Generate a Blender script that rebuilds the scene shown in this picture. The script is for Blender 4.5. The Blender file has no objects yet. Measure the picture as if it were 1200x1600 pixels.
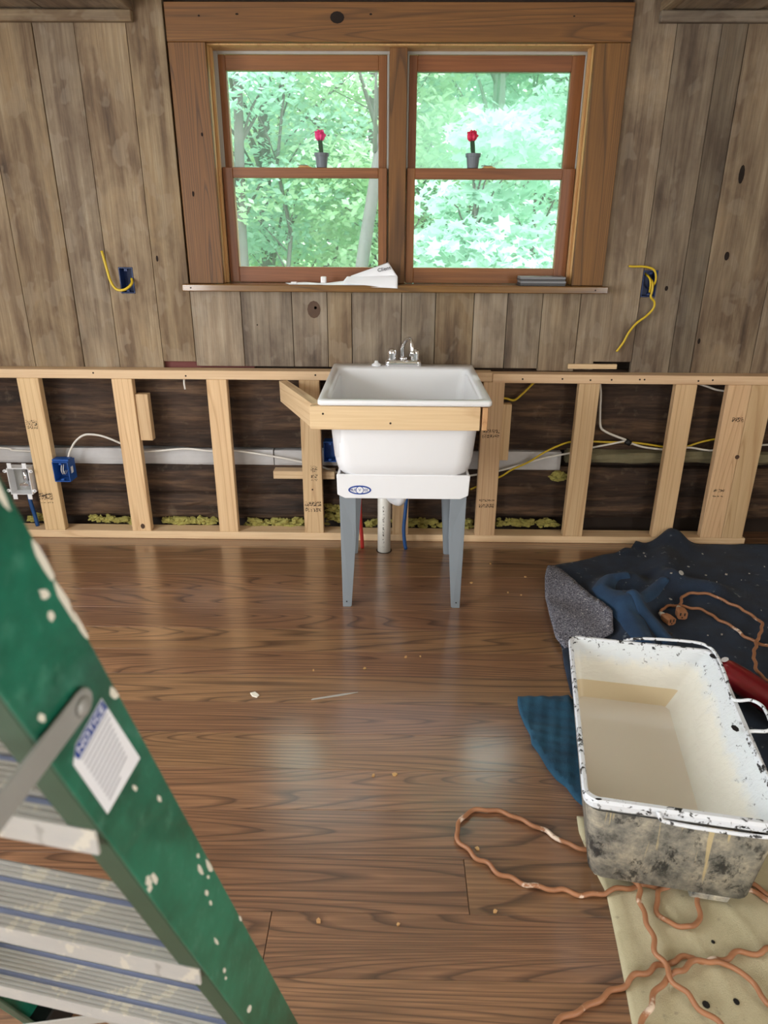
import bpy, bmesh, math, random
from mathutils import Vector, Matrix, noise as mn
SC = bpy.context.scene
COL = SC.collection
random.seed(7)

# ------------------------------------------------------------------ camera
CAMROWS = ((0.99986, 0.01583, 0.00495), (0.01056, -0.37729, -0.92604), (-0.01279, 0.92596, -0.37740))  # right, down, forward
cd = bpy.data.cameras.new('camera')
cam = bpy.data.objects.new('camera', cd)
COL.objects.link(cam)
r_, d_, f_ = [Vector(v) for v in CAMROWS]
m = Matrix.Identity(4)
for i in range(3):
    m[i][0], m[i][1], m[i][2] = r_[i], -d_[i], -f_[i]
m[2][3] = 1.375
cam.matrix_world = m
cd.sensor_fit = 'AUTO'
cd.sensor_width = 36.0
cd.lens = 1096.38 * 36.0 / 1600.0
cd.clip_start = 0.02
cd.dof.use_dof = True
cd.dof.focus_distance = 2.7
cd.dof.aperture_fstop = 6.5
SC.camera = cam

# ------------------------------------------------------------------ light, world, exposure
SC.view_settings.view_transform = 'Standard'
SC.view_settings.look = 'None'
SC.view_settings.exposure = 0.28
SC.view_settings.gamma = 1.0
SC.view_settings.use_curve_mapping = False
W = bpy.data.worlds.new('sky')
SC.world = W
W.use_nodes = True
wb = W.node_tree.nodes['Background']
wb.inputs['Color'].default_value = (0.86, 0.95, 1.0, 1)
wb.inputs['Strength'].default_value = 5.0

def lamp(name, kind, loc, target, energy, color, size=None):
    l = bpy.data.lights.new(name, kind)
    l.energy = energy
    l.color = color
    if kind == 'AREA':
        l.shape = 'RECTANGLE'
        l.size, l.size_y = size
    else:
        l.angle = size
    o = bpy.data.objects.new(name, l)
    COL.objects.link(o)
    o.location = loc
    o.rotation_euler = (Vector(target) - Vector(loc)).to_track_quat('-Z', 'Y').to_euler()
    return o
lamp('sun', 'SUN', (6, 12, 14), (0.2, 3.2, 1.2), 6.0, (1.0, 0.97, 0.92), math.radians(1.2))
# daylight through the room's other windows, beside and behind the viewer (each lamp stands just outside its opening)
lamp('left_window_daylight', 'AREA', (-2.66, 0.95, 1.25), (-0.3, 2.0, 0.0), 50, (0.96, 0.98, 1.0), (1.3, 1.5))
lamp('rear_left_window_daylight', 'AREA', (-2.66, -2.20, 1.3), (0.0, 1.3, 0.0), 92, (1.0, 0.98, 0.95), (1.2, 1.6))
lamp('rear_right_window_daylight', 'AREA', (2.86, -2.00, 1.3), (0.1, 1.0, 0.0), 76, (1.0, 0.98, 0.95), (1.2, 1.6))
try:
    SC.cycles.use_denoising = True
    SC.cycles.max_bounces = 10
    SC.cycles.transparent_max_bounces = 24
    SC.cycles.sample_clamp_indirect = 6
except Exception:
    pass

# ------------------------------------------------------------------ material helpers
def sr(r, g, b):
    f = lambda c: (c / 255 / 12.92) if c <= 10 else ((c / 255 + 0.055) / 1.055) ** 2.4
    return (f(r), f(g), f(b), 1)

class NT:
    def __init__(s, name):
        s.m = bpy.data.materials.new(name)
        s.m.use_nodes = True
        s.t = s.m.node_tree
        s.b = s.t.nodes['Principled BSDF']
        s.out = s.t.nodes['Material Output']
    def n(s, typ, ins=None, **props):
        nd = s.t.nodes.new('ShaderNode' + typ)
        for k, v in props.items():
            setattr(nd, k, v)
        for k, v in (ins or {}).items():
            s.put(nd, k, v)
        return nd
    def put(s, nd, k, v):
        if isinstance(v, bpy.types.NodeSocket):
            s.t.links.new(v, nd.inputs[k])
        elif isinstance(v, bpy.types.Node):
            s.t.links.new(v.outputs[0], nd.inputs[k])
        else:
            nd.inputs[k].default_value = v
    def math(s, op, a, b=0.0, c=None):
        nd = s.n('Math', operation=op)
        s.put(nd, 0, a); s.put(nd, 1, b)
        if c is not None: s.put(nd, 2, c)
        return nd.outputs[0]
    def ramp(s, fac, stops, interp='LINEAR'):
        nd = s.n('ValToRGB')
        cr = nd.color_ramp
        cr.interpolation = interp
        while len(cr.elements) < len(stops):
            cr.elements.new(0.5)
        for e, (p, c) in zip(cr.elements, stops):
            e.position = p
            e.color = c if len(c) == 4 else (*c, 1)
        s.put(nd, 'Fac', fac)
        return nd.outputs[0]
    def mix(s, fac, a, b, blend='MIX'):
        nd = s.n('Mix', data_type='RGBA', blend_type=blend)
        s.put(nd, 0, fac); s.put(nd, 6, a); s.put(nd, 7, b)
        return nd.outputs[2]
    def noise(s, vec, scale, detail=2.0, rough=0.5, dist=0.0):
        nd = s.n('TexNoise', {'Vector': vec, 'Scale': scale, 'Detail': detail, 'Roughness': rough, 'Distortion': dist})
        return nd.outputs[0]
    def coord(s, rnd=True, per=(37.0, 91.0, 53.0)):
        co = s.n('TexCoord').outputs['Object']
        if not rnd:
            return co
        r = s.n('ObjectInfo').outputs['Random']
        s.rnd = r
        off = s.n('CombineXYZ', {0: s.math('MULTIPLY', r, per[0]), 1: s.math('MULTIPLY', r, per[1]), 2: s.math('MULTIPLY', r, per[2])})
        return s.n('VectorMath', {0: co, 1: off.outputs[0]}, operation='ADD').outputs[0]
    def scale(s, vec, sc):
        return s.n('VectorMath', {0: vec, 1: sc}, operation='MULTIPLY').outputs[0]
    def bump(s, h, strength=0.3, dist=0.002):
        nd = s.n('Bump', {'Height': h, 'Strength': strength, 'Distance': dist})
        s.put(s.b, 'Normal', nd.outputs[0])
    def set(s, **kw):
        for k, v in kw.items():
            s.put(s.b, k.replace('_', ' '), v)
        return s

def plain(name, col, rough=0.5, metal=0.0, coat=0.0, noise_amt=0.0, nscale=30, bump=0.0, **kw):
    t = NT(name)
    c = col
    if noise_amt or bump:
        v = t.coord()
        nz = t.noise(v, nscale, 4, 0.6)
        if noise_amt:
            c = t.mix(t.math('MULTIPLY', nz, noise_amt), col, (col[0] * .35, col[1] * .35, col[2] * .35, 1))
        if bump:
            t.bump(nz, bump, 0.003)
    t.set(Base_Color=c, Roughness=rough, Metallic=metal, Coat_Weight=coat)
    for k, v in kw.items():
        t.put(t.b, k.replace('_', ' '), v)
    return t.m

def wood(name, axis, light, mid, dark, K=9, ls=(0.7, 7.0), ring=0.7, sharp=0.72, fine=0.35, vary=0.25, rough=0.5, coat=0.0,
         coat_rough=0.2, bump=0.15, blot=0.0, blotcol=None, warp=0.6):
    """contour-line grain: thin dark lines along the iso-levels of a stretched noise field give cathedral arches"""
    t = NT(name)
    v = t.coord()
    a, o = ls
    sc = {'X': (a, o, o), 'Y': (o, a, o), 'Z': (o, o, a)}[axis]
    fsc = {'X': (4, 190, 190), 'Y': (260, 5, 260), 'Z': (260, 260, 5)}[axis]
    msc = {'X': (1.3, 40, 40), 'Y': (40, 1.3, 40), 'Z': (40, 40, 1.3)}[axis]
    n1 = t.noise(t.scale(v, sc), 1.0, 1.5, 0.4, warp)
    n2 = t.noise(t.scale(v, fsc), 1.0, 2, 0.6)
    n3 = t.noise(t.scale(v, msc), 1.0, 2, 0.6)
    KK = t.math('MULTIPLY', K, t.math('ADD', 0.65, t.math('MULTIPLY', t.math('FRACT', t.math('MULTIPLY', t.rnd, 13.7)), 0.7)))
    lv = t.math('FRACT', t.math('ADD', t.math('MULTIPLY', n1, KK), t.math('MULTIPLY', n3, 0.3)))
    line = t.ramp(lv, [(0.0, (0.25,) * 3), (sharp, (0.0,) * 3), (0.93, (1,) * 3), (1.0, (0.25,) * 3)])
    c = t.mix(n3, light, mid)
    c = t.mix(t.math('MULTIPLY', line, ring), c, dark)
    fm = t.ramp(n2, [(0.42, (1,) * 3), (0.62, (0,) * 3)])
    c = t.mix(t.math('MULTIPLY', fm, fine), c, dark)
    if blot:
        nb = t.noise(v, 5.0, 3, 0.6)
        c = t.mix(t.math('MULTIPLY', t.ramp(nb, [(0.45, (0,) * 3), (0.7, (1,) * 3)]), blot), c, blotcol)
    val = t.math('ADD', 1.0 - vary / 2, t.math('MULTIPLY', t.math('FRACT', t.math('MULTIPLY', t.rnd, 7.31)), vary))
    hs = t.n('HueSaturation', {'Color': c, 'Value': val, 'Hue': t.math('ADD', 0.494, t.math('MULTIPLY', t.math('FRACT', t.math('MULTIPLY', t.rnd, 3.7)), 0.012))})
    t.set(Base_Color=hs.outputs[0], Roughness=rough, Coat_Weight=coat, Coat_Roughness=coat_rough)
    if coat > .9: t.set(Coat_IOR=1.75)
    t.bump(t.math('ADD', t.math('MULTIPLY', n2, 0.5), t.math('MULTIPLY', line, -0.5)), bump, 0.001)
    return t.m

M = {}
M['oak'] = wood('oak_floor', 'X', sr(160, 118, 85), sr(136, 98, 68), sr(66, 43, 30), K=46, ls=(0.30, 4.2), ring=0.85, sharp=0.62, fine=0.42, vary=0.36, rough=0.32, coat=1.0, coat_rough=0.2, bump=0.10, warp=0.25)
M['stud_z'] = wood('spruce_upright', 'Z', sr(226, 196, 154), sr(212, 178, 134), sr(172, 128, 86), K=16, ls=(0.25, 6), ring=0.55, fine=0.18, vary=0.22, rough=0.6)
M['stud_x'] = wood('spruce_lengthwise', 'X', sr(228, 202, 164), sr(214, 182, 142), sr(178, 136, 96), K=12, ls=(0.25, 7), ring=0.45, fine=0.18, vary=0.15, rough=0.6)
M['stud_y'] = wood('spruce_crosswise', 'Y', sr(215, 175, 125), sr(190, 145, 95), sr(150, 100, 60), K=6, ls=(0.35, 9), ring=0.45, fine=0.18, vary=0.15, rough=0.6)
M['cedar_z'] = wood('stained_fir_upright', 'Z', sr(136, 94, 44), sr(114, 76, 32), sr(58, 36, 15), K=22, ls=(0.32, 5), ring=0.7, fine=0.25, vary=0.14, rough=0.55)
M['cedar_x'] = wood('stained_fir_lengthwise', 'X', sr(136, 94, 44), sr(114, 76, 32), sr(62, 38, 15), K=18, ls=(0.25, 5), ring=0.6, fine=0.3, vary=0.12, rough=0.55)
M['sill_wood'] = wood('varnished_fir_sill', 'X', sr(136, 94, 44), sr(114, 76, 32), sr(62, 38, 15), K=18, ls=(0.25, 5), ring=0.6, fine=0.3, vary=0.1, rough=0.3, coat=0.9, coat_rough=0.12)
M['sash_z'] = wood('sash_fir_upright', 'Z', sr(150, 98, 58), sr(130, 80, 44), sr(88, 50, 26), K=6, ls=(0.3, 8), ring=0.35, fine=0.3, vary=0.1, rough=0.42)
M['sash_x'] = wood('sash_fir_lengthwise', 'X', sr(150, 98, 58), sr(130, 80, 44), sr(88, 50, 26), K=6, ls=(0.3, 8), ring=0.35, fine=0.3, vary=0.1, rough=0.42)
M['jamb'] = wood('daylit_fir_jamb', 'Z', sr(214, 178, 122), sr(196, 152, 96), sr(146, 96, 52), K=5, ls=(0.3, 8), ring=0.4, fine=0.2, vary=0.1, rough=0.45)  # pale tone paints outdoor light onto the jambs; slips and crumbs reuse it

def barn():
    t = NT('weathered_board')
    v = t.coord()
    r2 = t.math('FRACT', t.math('MULTIPLY', t.rnd, 5.13))
    st = t.noise(t.scale(v, (26, 26, 1.5)), 1.0, 4, 0.62, 0.3)
    fine = t.noise(t.scale(v, (190, 190, 5)), 1.0, 2, 0.6)
    saw = t.noise(t.scale(v, (9, 9, 130)), 1.0, 2, 0.5)
    bl = t.noise(t.scale(v, (7, 7, 2.6)), 1.0, 5, 0.62, 0.4)
    chip = t.noise(t.scale(v, (14, 14, 9)), 1.0, 2, 0.5, 0.2)
    base = t.ramp(t.math('ADD', t.math('MULTIPLY', st, 0.45), t.math('MULTIPLY', bl, 0.55)),
                  [(0.33, sr(78, 60, 44)), (0.44, sr(122, 100, 76)), (0.56, sr(156, 136, 108)), (0.70, sr(196, 180, 152))])
    warm = t.ramp(bl, [(0.52, (0,) * 3), (0.66, (1,) * 3)])
    base = t.mix(t.math('MULTIPLY', warm, 0.35), base, sr(150, 118, 78))
    base = t.mix(t.math('MULTIPLY', t.ramp(chip, [(0.56, (0,) * 3), (0.60, (1,) * 3)]), 0.28), base, sr(168, 152, 130))
    base = t.mix(t.math('MULTIPLY', t.ramp(fine, [(0.36, (1,) * 3), (0.56, (0,) * 3)]), 0.22), base, sr(70, 56, 44))
    base = t.mix(t.math('MULTIPLY', t.ramp(saw, [(0.45, (1,) * 3), (0.62, (0,) * 3)]), 0.02), base, sr(80, 66, 52))
    hs = t.n('HueSaturation', {'Color': base, 'Value': t.math('ADD', 0.68, t.math('MULTIPLY', r2, 0.26)), 'Saturation': t.math('ADD', 0.75, t.math('MULTIPLY', t.rnd, 0.35))})
    t.set(Base_Color=hs.outputs[0], Roughness=0.72)
    t.bump(t.math('ADD', fine, t.math('MULTIPLY', bl, 0.6)), 0.3, 0.0015)
    return t.m
M['barn'] = barn()
def barn_dark():
    m2 = M['barn'].copy()
    m2.name = 'weathered_dark_board'
    for nd in m2.node_tree.nodes:
        if nd.type == 'HUE_SAT':
            for l in list(nd.inputs['Value'].links):
                m2.node_tree.links.remove(l)
            nd.inputs['Value'].default_value = 0.50
    return m2
M['barn_dark'] = barn_dark()

def logmat():
    t = NT('hewn_log')
    v = t.coord()
    a = t.noise(t.scale(v, (1.6, 9, 13)), 1.0, 5, 0.62, 0.6)
    b = t.noise(t.scale(v, (5, 60, 75)), 1.0, 3, 0.6)
    p = t.noise(v, 14, 4, 0.6)
    c = t.ramp(a, [(0.3, sr(30, 22, 17)), (0.5, sr(72, 53, 40)), (0.68, sr(112, 86, 64))])
    c = t.mix(t.math('MULTIPLY', t.ramp(b, [(0.4, (1,) * 3), (0.6, (0,) * 3)]), 0.5), c, sr(28, 20, 16))
    c = t.mix(t.math('MULTIPLY', t.ramp(p, [(0.6, (0,) * 3), (0.75, (1,) * 3)]), 0.35), c, sr(128, 112, 94))
    t.set(Base_Color=c, Roughness=0.85)
    t.bump(t.math('ADD', a, t.math('MULTIPLY', b, 0.6)), 0.7, 0.012)
    return t.m
M['log'] = logmat()
M['chink'] = plain('lime_chinking', sr(206, 204, 204), 0.9, noise_amt=0.55, nscale=9, bump=0.4)
M['chink_mossy'] = plain('grey_chinking', sr(142, 134, 104), 0.9, noise_amt=0.8, nscale=16, bump=0.6)
M['red_board'] = plain('red_stained_board', sr(120, 62, 56), 0.7, noise_amt=0.4)
M['void'] = plain('sheathing', sr(52, 40, 32), 0.9, noise_amt=0.5)
M['plaster'] = plain('off_white_wall', sr(205, 192, 172), 0.8)
M['ceil'] = plain('ceiling_boards', sr(214, 206, 192), 0.8, noise_amt=0.3)
M['white_plastic'] = plain('white_plastic', sr(232, 233, 236), 0.28, coat=0.2)
M['grey_steel'] = plain('grey_painted_steel', sr(128, 136, 143), 0.42)
M['chrome'] = plain('chrome', (0.82, 0.82, 0.84, 1), 0.07, 1.0)
M['pvc'] = plain('white_pipe', sr(226, 224, 216), 0.32)
M['pex_red'] = plain('red_tubing', sr(176, 40, 34), 0.35)
M['pex_blue'] = plain('blue_tubing', sr(26, 72, 128), 0.35)
M['blue_box'] = plain('blue_outlet_box', sr(30, 82, 158), 0.45)
M['navy_box'] = plain('dark_blue_outlet_box', sr(34, 56, 104), 0.5)
M['yellow_cable'] = plain('yellow_sheath', sr(205, 175, 38), 0.4)
M['white_cable'] = plain('white_sheath', sr(222, 218, 210), 0.4)
M['black'] = plain('black_plastic', sr(20, 20, 22), 0.5)
M['hole'] = plain('bore', sr(40, 26, 16), 0.9)
M['knot'] = plain('knot_wood', sr(34, 22, 14), 0.95, noise_amt=0.7)
M['knot_brown'] = plain('brown_knot', sr(86, 60, 40), 0.6, noise_amt=0.6)
M['copper'] = plain('bare_copper', sr(184, 120, 84), 0.35, 0.9)
M['insul'] = plain('yellow_fibreglass', sr(176, 168, 92), 0.95, noise_amt=0.7, nscale=60, bump=0.6)
M['paper'] = plain('printed_paper', sr(240, 242, 248), 0.6)
M['ink'] = plain('black_ink', sr(46, 46, 56), 0.6)
M['logo_blue'] = plain('blue_ink', sr(30, 66, 146), 0.5)
M['alu'] = plain('dull_aluminium', sr(168, 168, 164), 0.5, 0.25, noise_amt=0.4, nscale=26)
M['liner'] = plain('vinyl_liner', sr(168, 166, 160), 0.5)
M['pot'] = plain('grey_pot', sr(104, 112, 120), 0.5)
M['cactus_green'] = plain('cactus_skin', sr(30, 66, 36), 0.5, noise_amt=0.3)
M['cactus_pink'] = plain('grafted_pink', sr(236, 66, 136), 0.5, noise_amt=0.2, nscale=80)
M['cactus_red'] = plain('grafted_red', sr(220, 34, 84), 0.5, noise_amt=0.2, nscale=80)
M['soil'] = plain('soil', sr(50, 38, 28), 0.9)
M['groove_blue'] = plain('bluish_worn_groove', sr(142, 156, 196), 0.35, 0.4, noise_amt=0.3)
M['print_grey'] = plain('faint_grey_print', sr(176, 178, 186), 0.6)
M['slate'] = plain('grey_tile', sr(120, 122, 126), 0.35)
M['slate_dark'] = plain('dark_tile', sr(64, 64, 66), 0.4)

def glassmat(name, haze):
    t = NT(name)
    tr = t.n('BsdfTransparent', {'Color': (0.96, 1.0, 0.985, 1)})
    gl = t.n('BsdfGlossy', {'Color': (1, 1, 1, 1), 'Roughness': 0.02})
    fr = t.n('Fresnel', {'IOR': 1.45})
    mx = t.n('MixShader', {0: t.math('MULTIPLY', fr.outputs[0], 0.8), 1: tr.outputs[0], 2: gl.outputs[0]})
    res = mx.outputs[0]
    if haze:
        tl = t.n('BsdfTranslucent', {'Color': (0.26, 0.42, 0.34, 1)})
        nz = t.noise(t.n('TexCoord').outputs['Object'], 5.0, 4, 0.6)
        fac = t.math('MULTIPLY', t.ramp(nz, [(0.3, (0.6,) * 3), (0.7, (1,) * 3)]), haze)
        res = t.n('MixShader', {0: fac, 1: res, 2: tl.outputs[0]}).outputs[0]
    t.t.links.new(res, t.out.inputs[0])
    return t.m
M['glass'] = glassmat('window_glass', 0.06)
M['glass_hazy'] = glassmat('dusty_window_glass', 0.42)

def stampmat():
    t = NT('mill_stamp')
    v = t.coord()
    nz = t.noise(t.scale(v, (160, 160, 260)), 1.0, 1, 0.5)
    ln = t.noise(t.scale(v, (4, 4, 70)), 1.0, 0, 0.5)
    fac = t.math('MULTIPLY', t.ramp(nz, [(0.5, (0,) * 3), (0.56, (1,) * 3)]), t.ramp(ln, [(0.42, (0,) * 3), (0.5, (0.5,) * 3)]))
    t.set(Base_Color=sr(70, 52, 40), Roughness=0.7, Alpha=fac)
    return t.m
M['stamp'] = stampmat()

def ladder_green():
    t = NT('green_fibreglass')
    v = t.coord(False)
    a = t.ramp(t.noise(v, 7, 5, 0.7), [(0.35, (0,) * 3), (0.65, (1,) * 3)])
    w = t.noise(t.scale(v, (60, 60, 40)), 1.0, 5, 0.7)
    s = t.noise(v, 40, 5, 0.75, 1.2)
    c = t.mix(a, sr(6, 78, 58), sr(30, 124, 98))
    c = t.mix(t.math('MULTIPLY', t.ramp(w, [(0.55, (0,) * 3), (0.72, (1,) * 3)]), 0.35), c, sr(96, 160, 136))
    c = t.mix(t.ramp(s, [(0.72, (0,) * 3), (0.74, (1,) * 3)]), c, sr(222, 224, 208))
    t.set(Base_Color=c, Roughness=0.38, Coat_Weight=0.2)
    t.bump(w, 0.15, 0.001)
    return t.m
M['green'] = ladder_green()
M['green_dull'] = plain('worn_green_flange', sr(62, 90, 70), 0.5, noise_amt=0.5, nscale=20)
def tread_alu():
    t = NT('paint_spattered_aluminium')
    v = t.coord(False)
    a = t.noise(t.scale(v, (14, 40, 40)), 1.0, 4, 0.7)
    b = t.noise(v, 34, 3, 0.6)
    c = t.mix(a, sr(172, 173, 175), sr(200, 197, 190))
    c = t.mix(t.math('MULTIPLY', t.ramp(b, [(0.58, (0,) * 3), (0.62, (1,) * 3)]), 0.6), c, sr(222, 216, 200))
    c = t.mix(t.math('MULTIPLY', t.ramp(b, [(0.28, (1,) * 3), (0.36, (0,) * 3)]), 0.5), c, sr(110, 104, 96))
    t.set(Base_Color=c, Roughness=0.45, Metallic=0.15)
    return t.m
M['tread'] = tread_alu()
M['splash'] = plain('dried_white_paint', sr(232, 228, 214), 0.5, noise_amt=0.15)

def tray_out():
    t = NT('paint_caked_tub')
    v = t.coord(False)
    a = t.noise(v, 15, 7, 0.75, 0.1)
    b = t.noise(t.scale(v, (20, 20, 13)), 1.0, 7, 0.78, 0.3)
    d = t.noise(t.scale(v, (42, 42, 2.6)), 1.0, 3, 0.6, 0.15)
    z = t.n('SeparateXYZ', {0: v}).outputs[2]
    c = t.ramp(a, [(0.34, sr(76, 76, 72)), (0.46, sr(126, 124, 116)), (0.56, sr(158, 152, 138)), (0.68, sr(196, 186, 164))])
    c = t.mix(t.math('MULTIPLY', t.ramp(b, [(0.40, (1,) * 3), (0.47, (0,) * 3)]), 0.85), c, sr(34, 36, 38))
    drip = t.math('ADD', d, t.math('MULTIPLY', z, 0.9))
    c = t.mix(t.math('MULTIPLY', t.ramp(drip, [(0.66, (0,) * 3), (0.70, (1,) * 3)]), 0.75), c, sr(206, 186, 140))
    t.set(Base_Color=c, Roughness=0.55)
    t.bump(t.math('ADD', a, b), 0.5, 0.004)
    return t.m
M['tray_out'] = tray_out()
def tray_rim():
    t = NT('chipped_white_rim')
    v = t.coord(False)
    b = t.noise(v, 42, 5, 0.72, 0.6)
    c = t.mix(t.ramp(b, [(0.41, (1,) * 3), (0.45, (0,) * 3)]), sr(222, 226, 232), sr(28, 30, 32))
    t.set(Base_Color=c, Roughness=0.4)
    t.bump(b, 0.4, 0.003)
    return t.m
M['tray_rim'] = tray_rim()
def tray_in():
    t = NT('dried_cream_paint')
    v = t.coord(False)
    b = t.noise(v, 16, 5, 0.65, 0.5)
    w = t.noise(t.scale(v, (9, 50, 50)), 1.0, 3, 0.6, 0.4)
    c = t.mix(b, sr(240, 238, 228), sr(226, 223, 211))
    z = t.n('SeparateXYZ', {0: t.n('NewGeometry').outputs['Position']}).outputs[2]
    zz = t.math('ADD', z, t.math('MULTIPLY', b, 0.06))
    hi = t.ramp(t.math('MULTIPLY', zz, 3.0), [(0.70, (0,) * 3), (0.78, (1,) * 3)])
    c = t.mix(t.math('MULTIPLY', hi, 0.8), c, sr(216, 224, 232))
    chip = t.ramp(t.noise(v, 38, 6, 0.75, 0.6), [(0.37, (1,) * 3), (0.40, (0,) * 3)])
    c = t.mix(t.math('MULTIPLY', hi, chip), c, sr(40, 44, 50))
    t.set(Base_Color=c, Roughness=0.42)
    t.bump(t.math('ADD', b, w), 0.5, 0.005)
    return t.m
M['tray_in'] = tray_in()
M['wet_paint'] = plain('wet_cream_paint', sr(242, 234, 220), 0.14, coat=0.4)
M['wet_band'] = plain('drying_tan_paint', sr(222, 204, 168), 0.32)

def cloth(name, c1, c2, scale, rough=0.95, weave=300, stain=None, bump=0.5):
    t = NT(name)
    v = t.coord(False)
    a = t.noise(v, scale, 5, 0.65)
    w = t.noise(v, weave, 2, 0.6)
    c = t.mix(t.ramp(a, [(0.35, (0,) * 3), (0.65, (1,) * 3)]), c1, c2)
    c = t.mix(t.math('MULTIPLY', w, 0.45), c, (c1[0] * .35, c1[1] * .35, c1[2] * .35, 1))
    if stain:
        s = t.noise(v, 30, 3, 0.6)
        c = t.mix(t.math('MULTIPLY', t.ramp(s, [(0.66, (0,) * 3), (0.72, (1,) * 3)]), 0.7), c, stain)
    t.set(Base_Color=c, Roughness=rough, Sheen_Weight=0.04)
    t.bump(t.math('ADD', w, a), bump, 0.002)
    return t.m
M['navy'] = cloth('navy_moving_blanket', sr(24, 34, 50), sr(36, 54, 78), 7, stain=sr(120, 126, 130))
M['blue_cloth'] = cloth('bright_blue_fold', sr(30, 58, 90), sr(42, 76, 110), 9)
M['teal_pad'] = cloth('teal_quilted_pad', sr(22, 66, 92), sr(40, 94, 122), 10)
M['canvas'] = cloth('canvas_drop_cloth', sr(212, 202, 168), sr(190, 180, 146), 5, stain=sr(150, 140, 120), weave=500)
def felt():
    t = NT('speckled_grey_felt')
    v = t.coord(False)
    a = t.noise(v, 190, 3, 0.7)
    b = t.noise(v, 110, 2, 0.6)
    c = t.ramp(a, [(0.36, sr(46, 46, 56)), (0.5, sr(104, 104, 116)), (0.62, sr(150, 150, 158))])
    c = t.mix(t.ramp(b, [(0.66, (0,) * 3), (0.7, (1,) * 3)]), c, sr(214, 212, 210))
    t.set(Base_Color=c, Roughness=1.0)
    t.bump(a, 0.6, 0.003)
    return t.m
M['felt'] = felt()
def cordmat():
    t = NT('faded_orange_cord')
    v = t.coord()
    a = t.noise(v, 22, 3, 0.6)
    c = t.mix(a, sr(170, 118, 82), sr(146, 98, 68))
    c = t.mix(t.ramp(t.noise(v, 13, 4, 0.65), [(0.60, (0,) * 3), (0.65, (1,) * 3)]), c, sr(226, 204, 184))
    t.set(Base_Color=c, Roughness=0.5)
    return t.m
M['cord'] = cordmat()
M['red_metal'] = plain('metallic_red_enamel', sr(150, 16, 34), 0.28, 0.45, coat=0.8)

def leafmat(name, c1, c2, tr=0.5):
    t = NT(name)
    v = t.n('TexCoord').outputs['Object']
    nz = t.noise(v, 2.3, 3, 0.7)
    fz = t.noise(v, 23.0, 1, 0.5)
    c = t.mix(t.math('ADD', t.math('MULTIPLY', nz, 0.5), t.math('MULTIPLY', fz, 0.5)), c1, c2)
    df = t.n('BsdfDiffuse', {'Color': c})
    tl = t.n('BsdfTranslucent', {'Color': c})
    gl = t.n('BsdfGlossy', {'Color': (1, 1, 1, 1), 'Roughness': 0.4})
    mx = t.n('MixShader', {0: tr, 1: df.outputs[0], 2: tl.outputs[0]})
    m2 = t.n('MixShader', {0: 0.08, 1: mx.outputs[0], 2: gl.outputs[0]})
    t.t.links.new(m2.outputs[0], t.out.inputs[0])
    return t.m
M['leaf'] = leafmat('woodland_leaf', sr(154, 192, 148), sr(214, 226, 196))
M['leaf_cool'] = leafmat('cool_leaf', sr(146, 192, 168), sr(208, 228, 214))
M['bark'] = plain('bark', sr(120, 112, 110), 0.9, noise_amt=0.4, nscale=12, bump=0.5)
M['forest_floor'] = plain('leaf_litter', sr(150, 200, 130), 0.95, noise_amt=0.3, nscale=3)

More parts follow.
